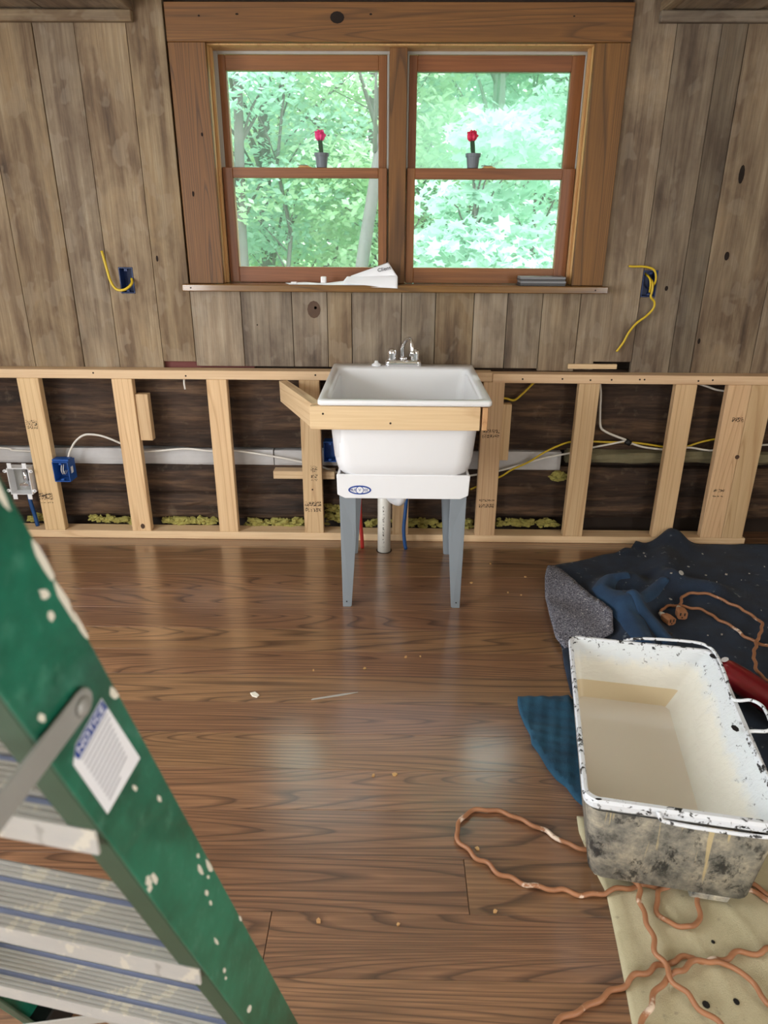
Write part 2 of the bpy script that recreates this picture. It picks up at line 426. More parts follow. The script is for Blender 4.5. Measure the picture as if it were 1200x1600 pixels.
# ------------------------------------------------------------------ geometry helpers
class MB:
    def __init__(s):
        s.v, s.f = [], []
    def add(s, vs, fs):
        k = len(s.v)
        s.v += [Vector(p) for p in vs]
        s.f += [tuple(i + k for i in f) for f in fs]
        return s
    def box(s, x0, x1, y0, y1, z0, z1):
        return s.add([(x0, y0, z0), (x1, y0, z0), (x1, y1, z0), (x0, y1, z0), (x0, y0, z1), (x1, y0, z1), (x1, y1, z1), (x0, y1, z1)],
                     [(0, 3, 2, 1), (4, 5, 6, 7), (0, 1, 5, 4), (1, 2, 6, 5), (2, 3, 7, 6), (3, 0, 4, 7)])
    def prism(s, poly, ext):
        """closed polygon of 3D points extruded by the vector ext"""
        n = len(poly)
        e = Vector(ext)
        vs = [Vector(p) for p in poly] + [Vector(p) + e for p in poly]
        fs = [tuple(range(n))[::-1], tuple(range(n, 2 * n))] + [(i, (i + 1) % n, n + (i + 1) % n, n + i) for i in range(n)]
        return s.add(vs, fs)
    def tube(s, pts, r, seg=8, caps=True):
        pts = [Vector(p) for p in pts]
        rr = r if isinstance(r, (list, tuple)) else [r] * len(pts)
        vs, fs = [], []
        up = None
        for i, p in enumerate(pts):
            d = (pts[min(i + 1, len(pts) - 1)] - pts[max(i - 1, 0)]).normalized()
            if up is None:
                up = d.orthogonal().normalized()
            up = (up - d * up.dot(d))
            up = up.normalized() if up.length > 1e-6 else d.orthogonal().normalized()
            w = d.cross(up)
            for k in range(seg):
                a = 2 * math.pi * k / seg
                vs.append(p + (up * math.cos(a) + w * math.sin(a)) * rr[i])
        n = len(pts)
        for i in range(n - 1):
            for k in range(seg):
                k2 = (k + 1) % seg
                fs.append((i * seg + k, i * seg + k2, (i + 1) * seg + k2, (i + 1) * seg + k))
        if caps:
            fs.append(tuple(range(seg))[::-1])
            fs.append(tuple((n - 1) * seg + k for k in range(seg)))
        return s.add(vs, fs)
    def rings(s, rings, cap0=True, cap1=True):
        n = len(rings[0])
        vs = [Vector(p) for r in rings for p in r]
        fs = []
        for i in range(len(rings) - 1):
            for k in range(n):
                k2 = (k + 1) % n
                fs.append((i * n + k, i * n + k2, (i + 1) * n + k2, (i + 1) * n + k))
        if cap0: fs.append(tuple(range(n))[::-1])
        if cap1: fs.append(tuple((len(rings) - 1) * n + k for k in range(n)))
        return s.add(vs, fs)
    def lathe(s, c, prof, seg=20, axis=(0, 0, 1)):
        ax = Vector(axis).normalized()
        u = ax.orthogonal().normalized()
        w = ax.cross(u)
        rs = [[Vector(c) + ax * h + (u * math.cos(2 * math.pi * k / seg) + w * math.sin(2 * math.pi * k / seg)) * max(r, 1e-4) for k in range(seg)] for r, h in prof]
        return s.rings(rs)
    def disc(s, c, rx, rz, nrm=(0, -1, 0), seg=12, thick=0.001):
        nv = Vector(nrm).normalized()
        u = Vector((0, 0, 1)).cross(nv)
        u = u.normalized() if u.length > 1e-4 else Vector((1, 0, 0))
        w = nv.cross(u)
        poly = [Vector(c) + u * rx * math.cos(2 * math.pi * k / seg) + w * rz * math.sin(2 * math.pi * k / seg) for k in range(seg)]
        return s.prism(poly, nv * thick)
    def build(s, name, mat, parent=None, smooth=False, bevel=0.0, bseg=1, subsurf=0):
        lo = Vector([min(v[i] for v in s.v) for i in range(3)])
        hi = Vector([max(v[i] for v in s.v) for i in range(3)])
        c = (lo + hi) / 2
        if parent is None:
            c.z = lo.z
        me = bpy.data.meshes.new(name)
        me.from_pydata([v - c for v in s.v], [], s.f)
        bm = bmesh.new()
        bm.from_mesh(me)
        bmesh.ops.recalc_face_normals(bm, faces=bm.faces)
        bm.to_mesh(me)
        bm.free()
        if smooth:
            for p in me.polygons:
                p.use_smooth = True
        o = bpy.data.objects.new(name, me)
        COL.objects.link(o)
        me.materials.append(mat if not isinstance(mat, str) else M[mat])
        if parent:
            o.parent = parent
            o.location = c - world_of(parent)
        else:
            o.location = c
        if bevel:
            b = o.modifiers.new('bevel', 'BEVEL')
            b.width = bevel
            b.segments = bseg
            b.limit_method = 'ANGLE'
            b.angle_limit = math.radians(40)
        if subsurf:
            b = o.modifiers.new('subsurf', 'SUBSURF')
            b.levels = b.render_levels = subsurf
        return o

def world_of(o):
    v = Vector((0, 0, 0))
    while o:
        v += o.location
        o = o.parent
    return v

def tag(o, label=None, cat=None, group=None, kind=None):
    if label: o['label'] = label
    if cat: o['category'] = cat
    if group: o['group'] = group
    if kind: o['kind'] = kind
    return o
def thing(name, loc, label, cat, group=None, kind=None):
    o = bpy.data.objects.new(name, None)
    o.empty_display_size = 0.05
    COL.objects.link(o)
    o.location = loc
    return tag(o, label, cat, group, kind)
def structure(name, loc=(0, 0, 0)):
    o = bpy.data.objects.new(name, None)
    o.empty_display_size = 0.05
    COL.objects.link(o)
    o.location = loc
    o['kind'] = 'structure'
    return o
def bx(name, mat, parent, x0, x1, y0, y1, z0, z1, bevel=0.0015):
    return MB().box(x0, x1, y0, y1, z0, z1).build(name, mat, parent, bevel=bevel)
def copy_tree(o, parent=None):
    c = o.copy()
    COL.objects.link(c)
    if parent: c.parent = parent
    for ch in o.children:
        copy_tree(ch, c)
    return c
def crom(pts, per=8):
    pts = [Vector(p) for p in pts]
    P = [pts[0] * 2 - pts[1]] + pts + [pts[-1] * 2 - pts[-2]]
    out = []
    for i in range(1, len(P) - 2):
        a, b, c, d = P[i - 1:i + 3]
        for k in range(per):
            t = k / per
            out.append(0.5 * ((2 * b) + (c - a) * t + (2 * a - 5 * b + 4 * c - d) * t * t + (3 * b - a - 3 * c + d) * t ** 3))
    out.append(pts[-1])
    return out
def text_mesh(name, body, size, loc, xdir, updir, mat, parent, ext=0.0003, align='CENTER'):
    cu = bpy.data.curves.new(name, 'FONT')
    cu.body = body
    cu.size = size
    cu.extrude = ext
    cu.align_x = align
    cu.align_y = 'CENTER'
    cu.resolution_u = 3
    tmp = bpy.data.objects.new('tmp_text', cu)
    COL.objects.link(tmp)
    dg = bpy.context.evaluated_depsgraph_get()
    me = bpy.data.meshes.new_from_object(tmp.evaluated_get(dg))
    bpy.data.objects.remove(tmp)
    o = bpy.data.objects.new(name, me)
    COL.objects.link(o)
    me.materials.clear()
    me.materials.append(M[mat])
    X = Vector(xdir).normalized()
    Z = X.cross(Vector(updir)).normalized()
    Y = Z.cross(X)
    R = Matrix((X, Y, Z)).transposed()
    me.transform(R.to_4x4())
    o.parent = parent
    o.location = Vector(loc) - world_of(parent)
    return o

# ================================================================== SETTING
XL, XR, YB, ZC = -2.5, 2.7, -3.25, 2.24
floor = structure('floor')
bx('subfloor', 'void', floor, XL, XR, YB, 3.30, -0.06, -0.0185, 0)
k0 = -30
row = 0
for k in range(-30, 15):
    y0 = 1.077 + 0.1435 * k
    y1 = y0 + 0.1435
    if y0 < YB or y0 > 3.15:
        continue
    if abs(y0 - 1.077) < .01: cuts = [XL, 0.1745, XR]
    elif abs(y0 - 0.9335) < .01: cuts = [XL, -0.253, XR]
    else:
        cuts = [XL, random.choice((-2.0, -1.9, 1.95, 2.1)), XR]
    for a, b in zip(cuts, cuts[1:]):
        bx('plank', 'oak', floor, a + 0.0008, b - 0.0008, y0 + 0.0004, y1 - 0.0004, -0.018, random.uniform(-0.00015, 0), 0.0005)

# --- rear wall of the photograph: barn boards above, bare logs below
wall = structure('wall_back', (0, 3.1, 0))
bx('sheathing', 'void', wall, XL, -0.80, 3.17, 3.30, 0.0, ZC, 0)
bx('sheathing', 'void', wall, 0.80, XR, 3.17, 3.30, 0.0, ZC, 0)
bx('sheathing', 'void', wall, -0.80, 0.80, 3.17, 3.30, 0.0, 1.10, 0)
bx('sheathing', 'void', wall, -0.80, 0.80, 3.17, 3.30, 2.06, ZC, 0)
edges = [-2.5, -2.30, -2.06, -1.80, -1.579, -1.363, -1.206, -1.012, -0.868, -0.654, -0.438, -0.288, -0.184, 0.0275, 0.1715, 0.333, 0.4745, 0.621, 0.780,
         1.026, 1.191, 1.287, 1.545, 1.80, 2.0, 2.25, 2.45, 2.7]
for a, b in zip(edges, edges[1:]):
    mid = (a + b) / 2
    z1 = ZC
    z0 = 0.790 if mid < -1.0 else 0.822 if mid < -0.87 else 0.803 if mid < 0.6 else 0.793 if mid < 1.0 else 0.786
    yj = random.uniform(-0.0015, 0.0015)
    y0, y1 = 3.080 + yj, 3.10
    ga = 0.0013
    mat = 'barn_dark' if abs(mid - 1.239) < .02 else 'barn'
    mb = MB()
    if abs(mid + 1.109) < 0.01:            # the outlet opening at the left
        X0, X1, Z0, Z1 = -1.159, -1.098, 1.105, 1.211
        mb.box(a + ga, X0, y0, y1, z0, z1).box(X1, b - ga, y0, y1, z0, z1).box(X0, X1, y0, y1, z0, Z0).box(X0, X1, y0, y1, Z1, z1)
        mb.build('plank', mat, wall)
        continue
    if abs(mid - 1.1085) < 0.01:           # and at the right
        X1, Z0, Z1 = 1.088, 1.104, 1.211
        mb.box(X1, b - ga, y0, y1, z0, z1).box(a + ga, X1, y0, y1, z0, Z0).box(a + ga, X1, y0, y1, Z1, z1)
        mb.build('plank', mat, wall)
        continue
    if abs(mid - 0.903) < 0.01:            # notched under the sill and beside the casing
        mb.box(0.862, b - ga, y0, y1, 0.835, z1).box(a + ga, 0.862, y0, y1, 0.800, 1.125)
        mb.build('plank', mat, wall)
        continue
    if -0.868 < mid < 0.78:
        z1 = 1.125
    mb.box(a + ga, b - ga, y0, y1, z0, z1)
    mb.build('plank', mat, wall, bevel=0.0012)
for kx, kz, rx, rz, mt in ((1.357, 1.570, .011, .034, 'knot'), (1.356, 1.268, .010, .017, 'knot'), (1.302, 0.925, .006, .012, 'knot'), (-0.345, 1.045, .028, .036, 'knot_brown'), (-0.338, 1.052, .006, .006, 'knot'),
                       (-0.590, 0.98, .003, .003, 'knot'), (-0.99, 1.245, .005, .012, 'knot'), (1.13, 1.14, .007, .010, 'knot')):
    MB().disc((kx, 3.0795, kz), rx, rz, thick=0.0012).build('knot', mt, wall)
bx('backer_board', 'red_board', wall, -1.05, -0.62, 3.105, 3.125, 0.775, 0.86, 0)
# furring that carries the boards, seen through the outlet openings
bx('furring', 'red_board', wall, -1.35, -0.9, 3.145, 3.165, 1.0, 1.30, 0)

def log_piece(x0, x1, z0, z1, y, name='log', mat='log', amp=0.012, seed=0):
    nx, nz = max(4, int((x1 - x0) / 0.05)), 7
    rings = []
    for i in range(nx + 1):
        x = x0 + (x1 - x0) * i / nx
        ring = []
        for j in range(nz + 1):
            t = j / nz
            z = z0 + (z1 - z0) * t
            yy = y - amp * 1.6 * math.sin(math.pi * t) ** 0.5 + amp * mn.noise((x * 4 + seed, z * 16, seed)) + amp * .5 * mn.noise((x * 14, z * 50, seed + 3))
            zz = z + (amp * 0.9 * mn.noise((x * 3.1, seed + j, 4.2)) if 0 < j < nz else amp * 0.7 * mn.noise((x * 4.0, seed + j, 9.2)))
            ring.append((x, yy, zz))
        ring += [(x, y + 0.05, z1), (x, y + 0.05, z0)]
        rings.append(ring)
    return MB().rings(rings).build(name, mat, wall)
log_piece(XL, XR, 0.418, 0.79, 3.132, seed=1, amp=.014)
log_piece(XL, XR, 0.185, 0.336, 3.128, seed=5)
log_piece(XL, 0.46, 0.065, 0.186, 3.126, seed=9)
log_piece(0.46, XR, 0.085, 0.20, 3.130, seed=13)
log_piece(XL, -0.56, 0.335, 0.408, 3.122, 'chinking', 'chink', 0.004, 21)
log_piece(-0.556, 0.30, 0.335, 0.406, 3.124, 'chinking', 'chink', 0.004, 27)
log_piece(0.30, 0.775, 0.325, 0.412, 3.118, 'chinking', 'chink', 0.002, 33)
log_piece(0.80, XR, 0.36, 0.425, 3.122, 'chinking', 'chink_mossy', 0.022, 39)

def tuft(x0, x1, z0, z1, y, seed, n=7):
    mb = MB()
    rnd = random.Random(seed)
    for i in range(n * 6):
        c = Vector((rnd.uniform(x0, x1), y + rnd.uniform(-.015, .010), rnd.uniform(z0, z1)))
        r = rnd.uniform(.007, .015)
        st = rnd.uniform(1.0, 2.0)
        rs = []
        for a in range(5):
            ph = math.pi * (a + .3) / 5.6 - math.pi / 2
            ring = []
            for t in range(8):
                d = Vector((math.cos(ph) * math.cos(t * math.pi / 4) * st, math.cos(ph) * math.sin(t * math.pi / 4), math.sin(ph) * .8)) * r
                ring.append(c + d * (1 + 1.1 * mn.noise((c.x * 30 + t * 1.3, a * 1.7, seed + i))))
            rs.append(ring)
        mb.rings(rs)
    o = mb.build('insulation', 'insul', wall)
    o['kind'] = 'stuff'
for i, (a, b, z0, z1, n) in enumerate(((-1.46, -1.28, .05, .075, 7), (-1.26, -1.24, .04, .06, 3), (-1.10, -0.86, .045, .07, 10), (-0.71, -0.43, .03, .068, 12), (-0.32, -0.20, .05, .15, 9),
                                       (-0.12, 0.38, .04, .075, 16), (0.50, 0.66, .05, .075, 7), (0.70, 0.77, .05, .075, 5), (0.745, 0.79, .285, .325, 5), (-1.75, -1.68, .05, .08, 3))):
    tuft(a, b, z0, z1, 3.105, 40 + i, n)

# --- other walls of the room (behind and beside the viewer)
def side_wall(name, xa, xb, holes):
    w = structure(name, ((xa + xb) / 2, 0, 0))
    y = YB
    for a, b in holes:
        bx('panel', 'plaster', w, xa, xb, y, a, 0, ZC, 0)
        bx('panel', 'plaster', w, xa, xb, a, b, 0, 0.45, 0)
        bx('panel', 'plaster', w, xa, xb, a, b, 2.10, ZC, 0)
        y = b
    bx('panel', 'plaster', w, xa, xb, y, 3.30, 0, ZC, 0)
side_wall('wall_left', XL - .12, XL, [(-2.85, -1.55), (0.25, 1.65)])
side_wall('wall_right', XR, XR + .12, [(-2.65, -1.35)])
wf = structure('wall_front', (0, YB, 0))
bx('panel', 'plaster', wf, XL, XR, YB - .12, YB, 0, ZC, 0)
ceil = structure('ceiling', (0, 0, ZC))
for i in range(24):
    x = XL + i * (XR - XL) / 24
    bx('board', 'ceil', ceil, x + .001, x + (XR - XL) / 24 - .001, YB, 3.30, ZC, ZC + .02, 0)
def side_window(name, x0, x1, y0, y1):
    w = structure(name, ((x0 + x1) / 2, (y0 + y1) / 2, 0.45))
    for z0, z1 in ((0.45, 0.51), (1.26, 1.30), (2.04, 2.10)):
        bx('frame_rail', 'cedar_x', w, x0, x1, y0, y1, z0, z1)
    for a in (y0, (y0 + y1) / 2 - .03, y1 - .06):
        bx('frame_stile', 'cedar_z', w, x0 + .002, x1 - .002, a, a + .06, 0.51, 2.04)
side_window('window_2', XL - .11, XL + .012, 0.25, 1.65)
side_window('window_3', XL - .11, XL + .012, -2.85, -1.55)
side_window('window_4', XR - .012, XR + .11, -2.65, -1.35)

# --- window: stained casing, jamb lightened in colour as if daylit, four sashes
win = structure('window_1', (0.006, 3.1, 1.12))
bx('casing', 'cedar_z', win, -0.856, -0.716, 3.058, 3.083, 1.150, 2.004)
bx('casing', 'cedar_z', win, 0.730, 0.857, 3.058, 3.083, 1.150, 2.004)
bx('head_casing', 'cedar_x', win, -0.856, 0.857, 3.054, 3.083, 2.0045, 2.128)
sl = MB().prism([(-0.881, 3.020, 1.121), (0.873, 3.020, 1.121), (0.873, 3.08, 1.121), (0.79, 3.08, 1.121), (0.79, 3.20, 1.121), (-0.79, 3.20, 1.121), (-0.79, 3.08, 1.121), (-0.881, 3.08, 1.121)], (0, 0, 0.028)).build('sill', 'sill_wood', win, bevel=0.003)
bx('jamb', 'jamb', win, -0.745, -0.7165, 3.085, 3.32, 1.150, 2.03)
bx('jamb', 'jamb', win, 0.7305, 0.760, 3.085, 3.32, 1.150, 2.03)
bx('head_jamb', 'jamb', win, -0.7165, 0.7305, 3.085, 3.32, 2.0, 2.03)
bx('outer_sill', 'jamb', win, -0.7165, 0.7305, 3.20, 3.36, 1.10, 1.140)
bx('stop', 'jamb', win, -0.7165, -0.706, 3.118, 3.136, 1.150, 2.0)
bx('stop', 'jamb', win, 0.720, 0.7305, 3.118, 3.136, 1.150, 2.0)
bx('jamb_liner', 'liner', win, -0.7165, -0.700, 3.178, 3.215, 1.150, 2.0)
bx('jamb_liner', 'liner', win, 0.724, 0.7305, 3.178, 3.215, 1.150, 2.0)
bx('jamb_liner', 'liner', win, -0.7, 0.724, 3.176, 3.186, 1.989, 2.0)
bx('mullion', 'cedar_z', win, -0.031, 0.037, 3.118, 3.30, 1.150, 2.0)
bx('mullion_liner', 'liner', win, -0.040, -0.0315, 3.178, 3.215, 1.150, 1.99)
bx('mullion_liner', 'liner', win, 0.0375, 0.045, 3.178, 3.215, 1.150, 1.99)
def sash(name, x0, x1, z0, z1, gx0, gx1, gz0, gz1, y, haze):
    t = MB()
    r = bpy.data.objects.new(name, None)
    COL.objects.link(r)
    r.parent = win
    r.location = Vector(((x0 + x1) / 2, y, z0)) - world_of(win)
    r.empty_display_size = 0.05
    bx('stile', 'sash_z', r, x0, gx0, y, y + .035, z0, z1, .002)
    bx('stile', 'sash_z', r, gx1, x1, y, y + .035, z0, z1, .002)
    bx('rail', 'sash_x', r, gx0, gx1, y, y + .035, z0, gz0, .002)
    bx('rail', 'sash_x', r, gx0, gx1, y, y + .035, gz1, z1, .002)
    bx('pane', haze, r, gx0, gx1, y + .016, y + .019, gz0, gz1, 0)
sash('lower_sash', -0.7055, -0.0385, 1.150, 1.592, -0.664, -0.074, 1.212, 1.554, 3.140, 'glass')
sash('lower_sash', 0.042, 0.7195, 1.150, 1.592, 0.075, 0.668, 1.212, 1.551, 3.140, 'glass')
sash('upper_sash', -0.700, -0.0405, 1.560, 1.988, -0.672, -0.074, 1.594, 1.936, 3.180, 'glass')
sash('upper_sash', 0.0455, 0.724, 1.560, 1.988, 0.077, 0.675, 1.594, 1.933, 3.180, 'glass_hazy')
for kx, kz, rx, rz in ((-0.223, 2.080, .026, .019), (-0.73, 2.085, .004, .003), (-0.59, 2.09, .006, .003), (-0.10, 2.09, .005, .003), (0.64, 2.085, .004, .002), (-0.81, 1.49, .004, .010), (-0.755, 1.70, .004, .007), (0.82, 1.135, .003, .003), (-0.845, 1.135, .003, .003)):
    MB().disc((kx, (3.0535 if kz > 2.0 else 3.0575) if kz > 1.15 else 3.0195, kz), rx, rz, thick=.001).build('knot', 'knot', win)

# --- shelves under the ceiling at both upper corners
def high_shelf(x0, x1, end, label):
    t = thing('high_shelf', ((x0 + x1) / 2, 2.95, 2.07), label, 'shelf')
    bx('cleat', 'barn_x', t, x0, x1, 3.052, 3.08, 2.068, 2.105, .003)
    n = 5
    e0, e1 = (x1 - .04, x1) if end > 0 else (x0, x0 + .04)
    bx('end_board', 'barn_y', t, e0, e1, 2.62, 3.08, 2.1055, 2.135, .003)
    a, b = (x0, e0) if end > 0 else (e1, x1)
    for i in range(n):
        p, q = a + (b - a) * i / n, a + (b - a) * (i + 1) / n
        bx('shelf_board', 'barn_y', t, p + .001, q - .001, 2.62, 3.08, 2.110 + .002 * (i % 2), 2.135, .003)
def axis_barn(name, ax):
    m2 = M['barn'].copy()
    m2.name = name
    for nd in m2.node_tree.nodes:
        if nd.type == 'VECT_MATH' and nd.operation == 'MULTIPLY' and not nd.inputs[1].is_linked:
            v = list(nd.inputs[1].default_value)
            if abs(v[0] - v[1]) < 1e-6:
                nd.inputs[1].default_value = (v[2], v[1], v[0]) if ax == 'X' else (v[0], v[2], v[1])
    return m2
M['barn_x'] = axis_barn('weathered_board_lengthwise', 'X')
M['barn_y'] = axis_barn('weathered_board_crosswise', 'Y')
high_shelf(-2.45, -0.980, 1, 'weathered board shelf near the ceiling, on the side of the green ladder')
high_shelf(0.955, 2.6, -1, 'weathered board shelf near the ceiling, above the boards with dark knots')

# ================================================================== KNEE WALL FRAMING
kw = thing('knee_wall_frame', (0, 3.05, 0), 'pale spruce stud framing along the bare log wall, studs between a top rail and a floor plate', 'framing')
bx('top_plate', 'stud_x', kw, XL, 0.42, 3.011, 3.079, 0.757, 0.7955, .002)
bx('top_plate', 'stud_x', kw, 0.4215, XR, 3.011, 3.079, 0.752, 0.790, .002)
bx('bottom_plate', 'stud_x', kw, XL, -0.20, 3.011, 3.092, 0.0005, 0.038, .002)
bx('bottom_plate', 'stud_x', kw, -0.198, 1.645, 3.011, 3.092, 0.0005, 0.034, .002)
for x, w in ((-2.06, .089), (-1.640, .095), (-1.2265, .089), (-0.814, .088), (-0.413, .089), (-0.003, .074), (0.384, .092), (0.795, .090), (1.209, .091), (1.434, .098), (1.5335, .096)):
    bx('stud', 'stud_z', kw, x, x + w, 3.0112, 3.049, 0.0385 if x < -.25 else 0.0345, 0.7565 if x < .4 else 0.7515, .002)
bx('block', 'stud_z', kw, -1.136, -1.080, 3.020, 3.058, 0.478, 0.688, .002)
bx('block', 'stud_z', kw, 0.477, 0.516, 3.028, 3.066, 0.398, 0.655, .002)
bx('block', 'stud_x', kw, -0.553, -0.27, 3.051, 3.110, 0.291, 0.328, .002)
bx('block', 'stud_x', kw, -0.475, -0.33, 3.050, 3.095, 0.655, 0.695, .002)
for x, z in ((-1.30, .782), (-0.90, .772), (-0.34, .780), (0.55, .770), (0.72, .772), (0.84, .768), (0.93, .770), (1.05, .772), (1.07, .772), (1.36, .772), (1.30, .768), (-0.25, .776)):
    MB().disc((x, 3.0107, z), .004, .004, seg=8, thick=.0006).build('nail_hole', 'hole', kw)
MB().disc((-1.175, 3.0108, .063), .010, .013, thick=.0006).build('knot', 'knot_brown', kw)
MB().disc((-0.385, 3.0108, .60), .018, .028, thick=.0006).build('knot', 'knot_brown', kw)
MB().disc((1.53, 3.0108, .43), .010, .010, thick=.0006).build('knot', 'knot_brown', kw)
MB().disc((-0.37, 3.0108, .255), .004, .004, seg=8, thick=.0006).build('nail_hole', 'hole', kw)
for x, z, w, h in ((-1.61, .55, .05, .04), (-1.61, .20, .07, .05), (-0.37, .17, .075, .05), (0.43, .53, .075, .05), (0.43, .20, .07, .05), (1.50, .60, .05, .02), (1.48, .26, .05, .04), (-0.36, .33, .03, .08)):
    bx('mill_stamp', 'stamp', kw, x - w / 2, x + w / 2, 3.0104, 3.0108, z - h / 2, z + h / 2, 0)

def rr(x0, x1, y0, y1, r, z, seg=5):
    out = []
    for cx, cy, a0 in ((x1 - r, y1 - r, 0), (x0 + r, y1 - r, 90), (x0 + r, y0 + r, 180), (x1 - r, y0 + r, 270)):
        for k in range(seg + 1):
            a = math.radians(a0 + 90 * k / seg)
            out.append((cx + r * math.cos(a), cy + r * math.sin(a), z))
    return out

# ================================================================== LAUNDRY SINK
sk = thing('laundry_sink', (0.036, 2.69, 0), 'white plastic laundry sink on four grey steel legs below the window', 'sink')
X0, X1, Y0, Y1 = -0.262, 0.334, 2.345, 3.040
ZT = 0.826
tub = MB()
tub.rings([
    rr(-0.150, 0.222, 2.455, 2.88, .05, .528), rr(-0.190, 0.262, 2.408, 2.92, .07, .532), rr(-0.204, 0.277, 2.396, 2.935, .07, .550), rr(-0.212, 0.285, 2.390, 2.940, .065, .585),
    rr(-0.228, 0.300, 2.384, 2.950, .05, .79), rr(-0.228, 0.300, 2.384, 2.950, .05, .806),
    rr(X0 + .004, X1 - .004, Y0 + .004, Y1 - .004, .014, .807), rr(X0, X1, Y0, Y1, .016, .811), rr(X0, X1, Y0, Y1, .016, ZT - .003), rr(X0 + .003, X1 - .003, Y0 + .003, Y1 - .003, .014, ZT),
    rr(X0 + .024, X1 - .024, 2.372, 2.944, .035, ZT), rr(X0 + .030, X1 - .030, 2.379, 2.938, .035, ZT - .008),
    rr(-0.215, 0.287, 2.400, 2.925, .05, .60), rr(-0.18, 0.252, 2.43, 2.90, .06, .548), rr(-0.10, 0.17, 2.50, 2.84, .06, .540)])
tub.build('tub', 'white_plastic', sk, smooth=True)
skb = MB()
poly = [(-0.176, 2.398, .450), (0.246, 2.398, .450), (0.274, 2.398, .464), (0.278, 2.398, .542), (-0.206, 2.398, .542), (-0.204, 2.398, .464)]
skb.prism(poly, (0, .012, 0))
skb.prism([(x, 2.935, z) for x, y, z in poly], (0, .012, 0))
for x in (-0.204, 0.266):
    skb.prism([(x, 2.4105, .464), (x, 2.9345, .464), (x, 2.9345, .542), (x, 2.4105, .542)], (.010, 0, 0))
skb.build('skirt', 'white_plastic', sk, bevel=.003, bseg=2)
def leg(xo, s, yo, sy, name='leg'):
    """tapered angle-iron leg: xo outer edge at top, s = inward direction along X, yo face plane, sy = inward direction along Y"""
    mb = MB()
    topz, w0, w1 = .462, .060, .034
    dx = s * .006; dy = 0.012
    mb.prism([(xo, yo, topz), (xo + s * w0, yo, topz), (xo + s * w0, yo, .30), (xo + dx + s * w1, yo - sy * dy, 0.004), (xo + dx + s * (w1 - .006), yo - sy * dy, 0), (xo + dx, yo - sy * dy, 0)], (0, sy * .003, 0))
    mb.prism([(xo, yo + sy * .0032, topz), (xo, yo + sy * .055, topz), (xo, yo + sy * .055, .30), (xo + dx, yo + sy * .022, 0.004), (xo + dx, yo - sy * dy + sy * .003, 0)], (s * .003, 0, 0))
    o = mb.build(name, 'grey_steel', sk, bevel=.001)
    if sy > 0:
        MB().disc((xo + dx + s * .015, yo - sy * dy + .004 - .0052, .024), .003, .003, seg=8, thick=.001).build('bolt_hole', 'black', o)
    return o
leg(-0.197, 1, 2.404, 1)
leg(0.269, -1, 2.404, 1)
leg(-0.197, 1, 2.862, -1)
leg(0.269, -1, 2.862, -1)
lg = MB().disc((-0.122, 2.3978, .4835), .042, .0175, seg=28, thick=.0006).build('oval_emblem', 'logo_blue', sk)
MB().disc((-0.122, 2.3970, .4835), .0360, .0118, seg=28, thick=.0003).build('oval_field', 'white_plastic', lg)
MB().disc((-0.122, 2.3966, .4835), .015, .0150, seg=20, thick=.0003).build('round_badge', 'logo_blue', lg)
MB().disc((-0.122, 2.3962, .4835), .0125, .0125, seg=20, thick=.0003).build('badge_field', 'white_plastic', lg)
for s_, x_, z_ in (('MUS', -0.1475, .020), ('V', -0.122, .021), ('EE', -0.0985, .020)):
    text_mesh('lettering', s_, z_ * .72, (x_, 2.3955, .4835), (1, 0, 0), (0, 0, 1), 'logo_blue', lg)
# faucet
fa = MB().rings([rr(-0.040, 0.114, 2.968, 3.018, .018, ZT + .0005), rr(-0.040, 0.114, 2.968, 3.018, .018, ZT + .020), rr(-0.034, 0.108, 2.974, 3.012, .016, ZT + .027)]).build('faucet', 'chrome', sk, smooth=True, bevel=.001)
for x in (-0.012, 0.086):
    MB().lathe((x, 2.993, ZT + .027), [(.020, 0), (.0205, .004), (.019, .012), (.0215, .026), (.020, .040), (.012, .047), (.001, .049)], 12).build('faucet_handle', 'chrome', fa, smooth=True)
MB().lathe((0.037, 2.993, ZT + .026), [(.017, 0), (.017, .010), (.012, .014)], 12).build('spout_collar', 'chrome', fa, smooth=True)
sp = crom([(0.033, 2.993, ZT + .036), (0.032, 2.991, ZT + .062), (0.034, 2.982, ZT + .086), (0.046, 2.950, ZT + .112), (0.058, 2.918, ZT + .124), (0.066, 2.896, ZT + .118), (0.070, 2.886, ZT + .096), (0.071, 2.884, ZT + .076)], 5)
MB().tube(sp, .0088, 10).build('spout', 'chrome', fa, smooth=True)
MB().lathe((0.071, 2.884, ZT + .060), [(.0115, 0), (.0115, .018), (.009, .020)], 12).build('aerator', 'chrome', fa, smooth=True)
MB().lathe((-0.077, 2.992, ZT + .0005), [(.020, 0), (.020, .006), (.014, .009), (.009, .012), (.007, .020), (.001, .021)], 14).build('deck_plug', 'white_plastic', sk, smooth=True)
tr_ = crom([(0.036, 2.70, .535), (0.036, 2.70, .40), (0.036, 2.70, .355), (0.026, 2.72, .318), (-0.002, 2.775, .308), (-0.030, 2.84, .320), (-0.0385, 2.892, .350), (-0.039, 2.905, .385), (-0.039, 2.908, .42)], 5)
MB().tube(tr_, .022, 14).build('drain_trap', 'white_plastic', sk, smooth=True)
MB().lathe((0.036, 2.70, .385), [(.030, 0), (.030, .030), (.024, .032)], 14).build('trap_nut', 'white_plastic', sk, smooth=True)

